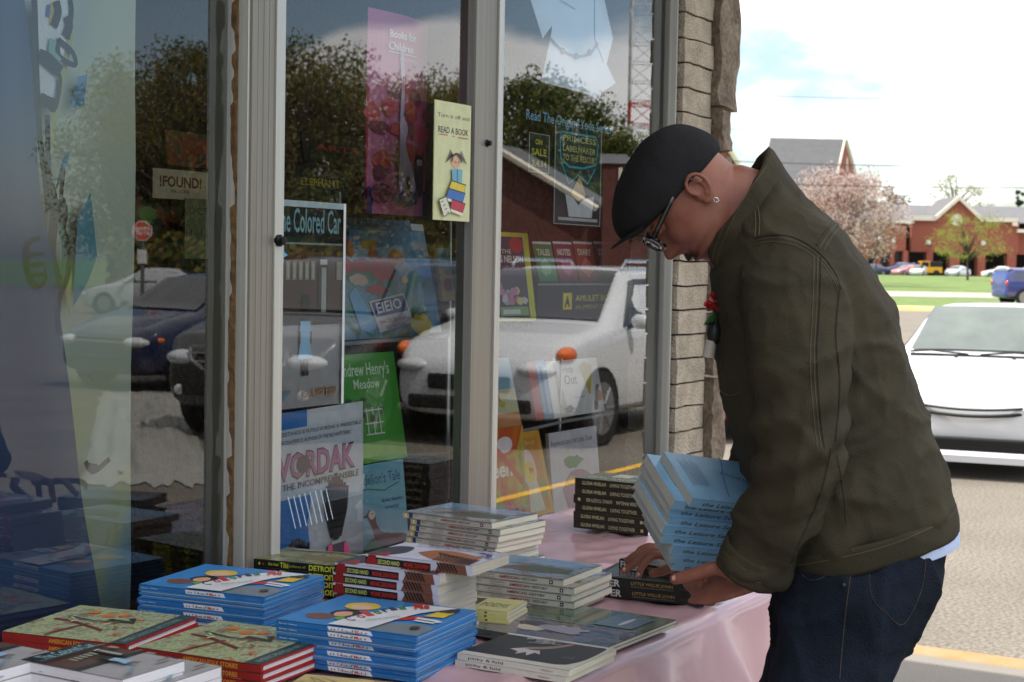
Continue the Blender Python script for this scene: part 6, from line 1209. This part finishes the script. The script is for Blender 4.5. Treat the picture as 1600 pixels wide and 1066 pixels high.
# lattice mast
tm = thing('lattice_mast', 'white lattice radio mast with a red band rising over the trees', 'mast', M=mframe(996, 418, 85)); K = 85/FP; M_mw = mat('white mast paint', (206, 208, 210), .6); M_mr = mat('red mast paint', (190, 50, 44), .6)
hw = 18*K
def mpart(z0, z1, m, nm):
    b = MB(); z = z0
    for sx_, sy_ in ((-1, -1), (1, -1), (1, 1), (-1, 1)): b.tube([(sx_*hw, sy_*hw, z0), (sx_*hw, sy_*hw, z1)], .055, m, 5)
    k = 0
    while z < z1-.01:
        zn = min(z1, z+1.0)
        for (ax, ay), (bx_, by_) in (((-1, -1), (1, -1)), ((1, -1), (1, 1)), ((1, 1), (-1, 1)), ((-1, 1), (-1, -1))):
            b.tube([(ax*hw, ay*hw, z), (bx_*hw, by_*hw, z)], .035, m, 4); b.tube([(ax*hw, ay*hw, z if k % 2 else zn), (bx_*hw, by_*hw, zn if k % 2 else z)], .03, m, 4)
        z = zn; k += 1
    b.build(nm, tm)
mpart(-1.6, (418-196)*K, M_mw, 'lower_section'); mpart((418-196)*K, (418-160)*K, M_mr, 'red_section'); mpart((418-160)*K, (418+260)*K, M_mw, 'upper_section')
# stop sign facing the shop
ss = thing('stop_sign', 'red octagonal STOP sign on a post in the lot, mirrored in the left pane', 'sign', M=mframe(222, 418, 24)); K = 24/FP
b = MB(); b.tube([(0, .03, LOTZ-1.45), (0, .03, (418-346)*K)], .03, mat('galvanised post', (120, 122, 120), .5, metal=.6), 8); b.build('post', ss)
Rr = 16.5*K; cz = (418-361)*K; octo = [(Rr*math.cos(math.pi/8+k*math.pi/4), cz+Rr*math.sin(math.pi/8+k*math.pi/4)) for k in range(8)]
b = MB(); b.prism(octo, -.004, .0, mat('white sign border', (226, 226, 222), .5)); b.prism([(x*.9, cz+(z-cz)*.9) for x, z in octo], -.008, -.0045, mat('sign red', (206, 70, 50), .5)); b.build('plate', ss)
b = MB(); vs, fs = text_geo('STOP', .03); b.add([((.5-u)*Rr*1.45, -.011, cz-.06+v*.12) for u, v in vs], [tuple(reversed(f)) for f in fs], MATS['white sign border']); b.build('lettering', ss)
b = MB(); b.prism([(-.07, (418-412)*K), (.07, (418-412)*K), (.07, (418-390)*K), (-.07, (418-390)*K)], -.006, 0, MATS['white sign border']); b.build('small_plate', ss)
# crumpled sheet lying on the tarmac, and parking stripes
cs_ = MB(); n = 30; c0 = mir(onz(225, 668, LOTZ)); vs = []
ax_ = mir(onz(300, 690, LOTZ))-mir(onz(130, 690, LOTZ)); ay_ = mir(onz(200, 600, LOTZ))-mir(onz(200, 720, LOTZ))
for i in range(n+1):
    for j in range(n+1):
        u, v = -.5+i/n, -.5+j/n; rr_ = 1-.12*noise.noise(Vector((i*.4, j*.4, 2))); p = c0+ax_*u*rr_+ay_*v*rr_; e = max(0, 1-(max(abs(u), abs(v))*2)**4); p.z = LOTZ+.01+e*(.07+.09*noise.noise(Vector((i*.35, j*.35, 5)))+.04*noise.noise(Vector((i*.9, j*.9, 1)))); vs.append(p)
cs_.add(vs, [(i*(n+1)+j, (i+1)*(n+1)+j, (i+1)*(n+1)+j+1, i*(n+1)+j+1) for i in range(n) for j in range(n)], mat('dusty white tarpaulin', (150, 148, 142), .6, var=.1, scale=3)); tag(cs_.build('tarpaulin', smooth=True), 'crumpled pale sheet lying on the tarmac in front of the black car, seen in reflection', 'tarpaulin')
b = MB(); A, B_ = mir(onz(930, 745, LOTZ)), mir(onz(1015, 724, LOTZ)); dd = (B_-A).normalized(); nn = Vector((-dd.y, dd.x, 0))*.05
b.add([A-nn+UP*.004-dd*3, A+nn+UP*.004-dd*3, B_+nn+UP*.004+dd*3, B_-nn+UP*.004+dd*3], [(0, 1, 2, 3)], M_yel); tag(b.build('parking_stripe'), kind='structure')
# ------------------------------------------------------------------ trees and wires
def leafmat(n, c, c2): 
    m = mat(n, c, .8, scale=1.3, col2=c2, spec=.2); t = m.node_tree; p = t.nodes['Principled BSDF']; o = t.nodes['Material Output']; tl = t.nodes.new('ShaderNodeBsdfTranslucent'); mx_ = t.nodes.new('ShaderNodeMixShader'); mx_.inputs[0].default_value = .45
    t.links.new(p.inputs['Base Color'].links[0].from_socket, tl.inputs[0]); t.links.new(p.outputs[0], mx_.inputs[1]); t.links.new(tl.outputs[0], mx_.inputs[2]); t.links.new(mx_.outputs[0], o.inputs[0]); return m
def tree(name, label, px, py, Z, h, cr, trunk_h, leaf, mirrored=False, n=2600, size=.16, group=None, density=9, seed=1, blob_n=26, thin=0, squash=.75, M=None, branchy=.5):
    rs = random.Random(seed); p = at(px, py, Z)
    if mirrored: p = mir(p)
    r = thing(name, label, 'tree', tuple(p), rs.uniform(0, 6), group=group)
    bark = mat('bark', (84, 72, 60), .95, bump=.5, bscale=12); t = MB()
    t.tube(smooth_path([(0, 0, -.5), (.03*h*rs.uniform(-.3, .3), 0, trunk_h*.6), (0, .02*h, trunk_h), (.03*h*rs.uniform(-1, 1), 0, h*.8)], 4), [.022*h*(1-.85*k/12) for k in range(13)], bark, 7)
    blobs = []
    for k in range(blob_n):
        a = rs.uniform(0, 6.283); zz_ = rs.uniform(0, 1); rad = cr*math.sqrt(rs.random())*(1-.75*abs(zz_-.38)**1.5*1.4); c = Vector((rad*math.cos(a), rad*math.sin(a), trunk_h+(h-trunk_h)*(.08+.84*zz_))); blobs.append((c, cr*rs.uniform(.16, .34)))
        if k < blob_n*branchy+6: t.tube([(0, 0, trunk_h*.8+(c.z-trunk_h)*.3), tuple((Vector((0, 0, trunk_h+(c.z-trunk_h)*.5))+c)/2+Vector((0, 0, .03*h))), tuple(c)], [.008*h, .005*h, .002*h], bark, 5)
    t.build('trunk', r, smooth=True)
    cr_ = MB(); lm = leaf if isinstance(leaf, (list, tuple)) else [leaf]
    for k in range(n):
        c, br_ = rs.choice(blobs); d = Vector((rs.gauss(0, 1), rs.gauss(0, 1), rs.gauss(0, 1)*squash)).normalized()*br_*rs.uniform(.35, 1.15)**.6; q = c+d
        a = Vector((rs.gauss(0, 1), rs.gauss(0, 1), rs.gauss(0, 1))).normalized(); b_ = a.orthogonal().normalized(); s_ = size*rs.uniform(.6, 1.3)
        cr_.add([q-a*s_, q-b_*s_*.55, q+a*s_, q+b_*s_*.55], [(0, 1, 2, 3)], rs.choice(lm))
    cr_.build('crown', r); return r
LG1 = leafmat('fresh spring leaves', (128, 138, 62), (154, 160, 84)); LG2 = leafmat('olive leaves', (108, 112, 54), (136, 134, 68)); LG3 = leafmat('dark evergreen', (36, 58, 36), (50, 76, 44)); LP = leafmat('pale pink blossom', (196, 172, 168), (216, 198, 192)); LP2 = leafmat('rosy blossom', (160, 130, 128), (178, 150, 146)); LG4 = leafmat('grey green spring leaves', (130, 140, 104), (150, 156, 120)); LG5 = leafmat('brownish bud leaves', (128, 106, 60), (146, 124, 70)); LBn = leafmat('twigs', (110, 92, 80), (130, 110, 96))
gz = at(1300, 432, 150)
tree('blossom_tree', 'pink blossoming tree behind the man\'s shoulder', 1315, 436, 130, 9.0, 4.6, 1.8, [LP, LP, LP2, LBn], n=14000, size=.105, seed=3, blob_n=60)
tree('blossom_tree', 'smaller brownish blossom tree at the left end of the mall', 1368, 432, 140, 5.4, 2.6, 1.5, [LP2, LBn, LG5], n=3000, size=.08, seed=5, blob_n=34)
tree('young_tree', 'young tree with open bright green leaves on the lawn before the mall', 1512, 432, 165, 6.8, 4.0, 1.6, [LG1], n=3200, size=.085, seed=8, blob_n=46, squash=.35)
tree('round_tree', 'dark round evergreen on the skyline left of the mall gable', 1390, 420, 300, 16.0, 4.6, 6, [LG3], n=3000, size=.3, seed=9)
tree('spring_tree', 'broad pale grey green tree on the skyline above the mall roof', 1490, 420, 300, 18.6, 6.0, 6, [LG4], n=3600, size=.2, seed=12, blob_n=60)
tree('spring_tree', 'thin bare twigged tree low behind the mall roof right of the broad pale tree', 1540, 420, 300, 12.8, 3.2, 5, [LBn, LG4], n=900, size=.16, seed=13, blob_n=30)
tree('cypress_tree', 'narrow dark conifer at the right end of the skyline', 1590, 420, 300, 15.4, 1.2, 4, [LG3], n=1500, size=.28, seed=14, blob_n=30)
tree('bare_tree', 'brown leafless looking tree low left of the mall gable', 1412, 420, 300, 12.0, 3.4, 5, [LBn, LG5], n=1300, size=.18, seed=15)
# tree belt across the lot, seen in the glass
i = 0
spec = [(205, 140, 95, 11.6, 5, 'olive tree, leftmost in the reflected belt'), (225, 145, 90, 12.2, 4.6, 'half bare olive tree in the belt left of the wide post'), (290, 140, 88, 12.6, 4.8, 'tallest brownish tree mirrored left of the wide post'), (345, 140, 92, 12.2, 4.6, 'tree mirrored beside the wide post'), (410, 140, 88, 12.8, 5.0, 'tree mirrored behind the wide post'), (470, 140, 86, 12.6, 5.0, 'brownish tree mirrored just right of the wide post'), (540, 140, 90, 11.9, 4.8, 'tree mirrored left of the pink poster'), (600, 140, 88, 11.4, 4.8, 'tree mirrored through the pink poster'), (660, 140, 92, 11.2, 4.8, 'tree mirrored right of the pink poster'), (715, 140, 88, 11.4, 4.6, 'tree mirrored at the narrow post'), (835, 140, 74, 9.8, 3.8, 'dark tree above the brick hall, in reflection'), (890, 140, 78, 9.8, 3.6, 'tree right of the hall gable, in reflection'), (950, 140, 90, 8.6, 3.4, 'low pale tree at the foot of the mast'), (1000, 140, 92, 8.8, 3.6, 'low tree right of the mast foot')]
for px, py, Z, h, c_, lab in spec:
    lv = [[LG2, LG5, LG2], [LG2, LG5, LBn], [LG2, LG3, LG5]][i % 3]
    if px > 930: lv = [LG4, LG2, LG1]
    if 820 < px < 900: lv = [LG3, LG2]
    base = at(px, 430, Z); y0 = 418+(0.0183*(px-800))
    t_ = tree('belt_tree', lab, px, y0+2.0*FP/Z*.9, Z, h*1.12, c_, 1.2, lv, mirrored=True, n=13000, size=.115, seed=30+i, group='trees across the lot seen in the glass', blob_n=70, branchy=1); i += 1
hedge = MB()
for k in range(9000):
    px = random.uniform(170, 1040); Z = random.uniform(80, 88); q = mir(at(px, 418, Z)); q.z = random.uniform(-.6, 2.6+1.2*noise.noise(Vector((px*.02, 0, 0)))); a_v = Vector((random.gauss(0, 1), random.gauss(0, 1), random.gauss(0, 1))).normalized(); b_v = a_v.orthogonal(); s_ = random.uniform(.12, .3)
    hedge.add([q-a_v*s_, q-b_v*s_*.6, q+a_v*s_, q+b_v*s_*.6], [(0, 1, 2, 3)], random.choice([LG2, LG3, LG5]))
tag(hedge.build('undergrowth'), 'tangled undergrowth at the foot of the tree belt', 'undergrowth', kind='stuff')
wi = 0
for (y0, y1, lab) in ((146, 140, 'uppermost faint overhead cable in the right hand sky'), (200, 194, 'second faint overhead cable in the right hand sky'), (249, 246, 'thin overhead cable just above the hall roof'), (281, 280, 'lowest overhead cable above the skyline trees')):
    A, B_ = at(700, y0-7, 120), at(2100, y1+18, 120); b = MB(); P = []
    for k in range(25): t_ = k/24; q = A.lerp(B_, t_)-UP*(1.2*4*t_*(1-t_))+UP*.9; P.append(q)
    o = P[0].copy(); b.tube([q-o for q in P], .018 if wi < 2 else .03, M_trim, 5); ob = b.build('overhead_cable'); ob.location = o; tag(ob, lab, 'cable', 'overhead cables'); wi += 1
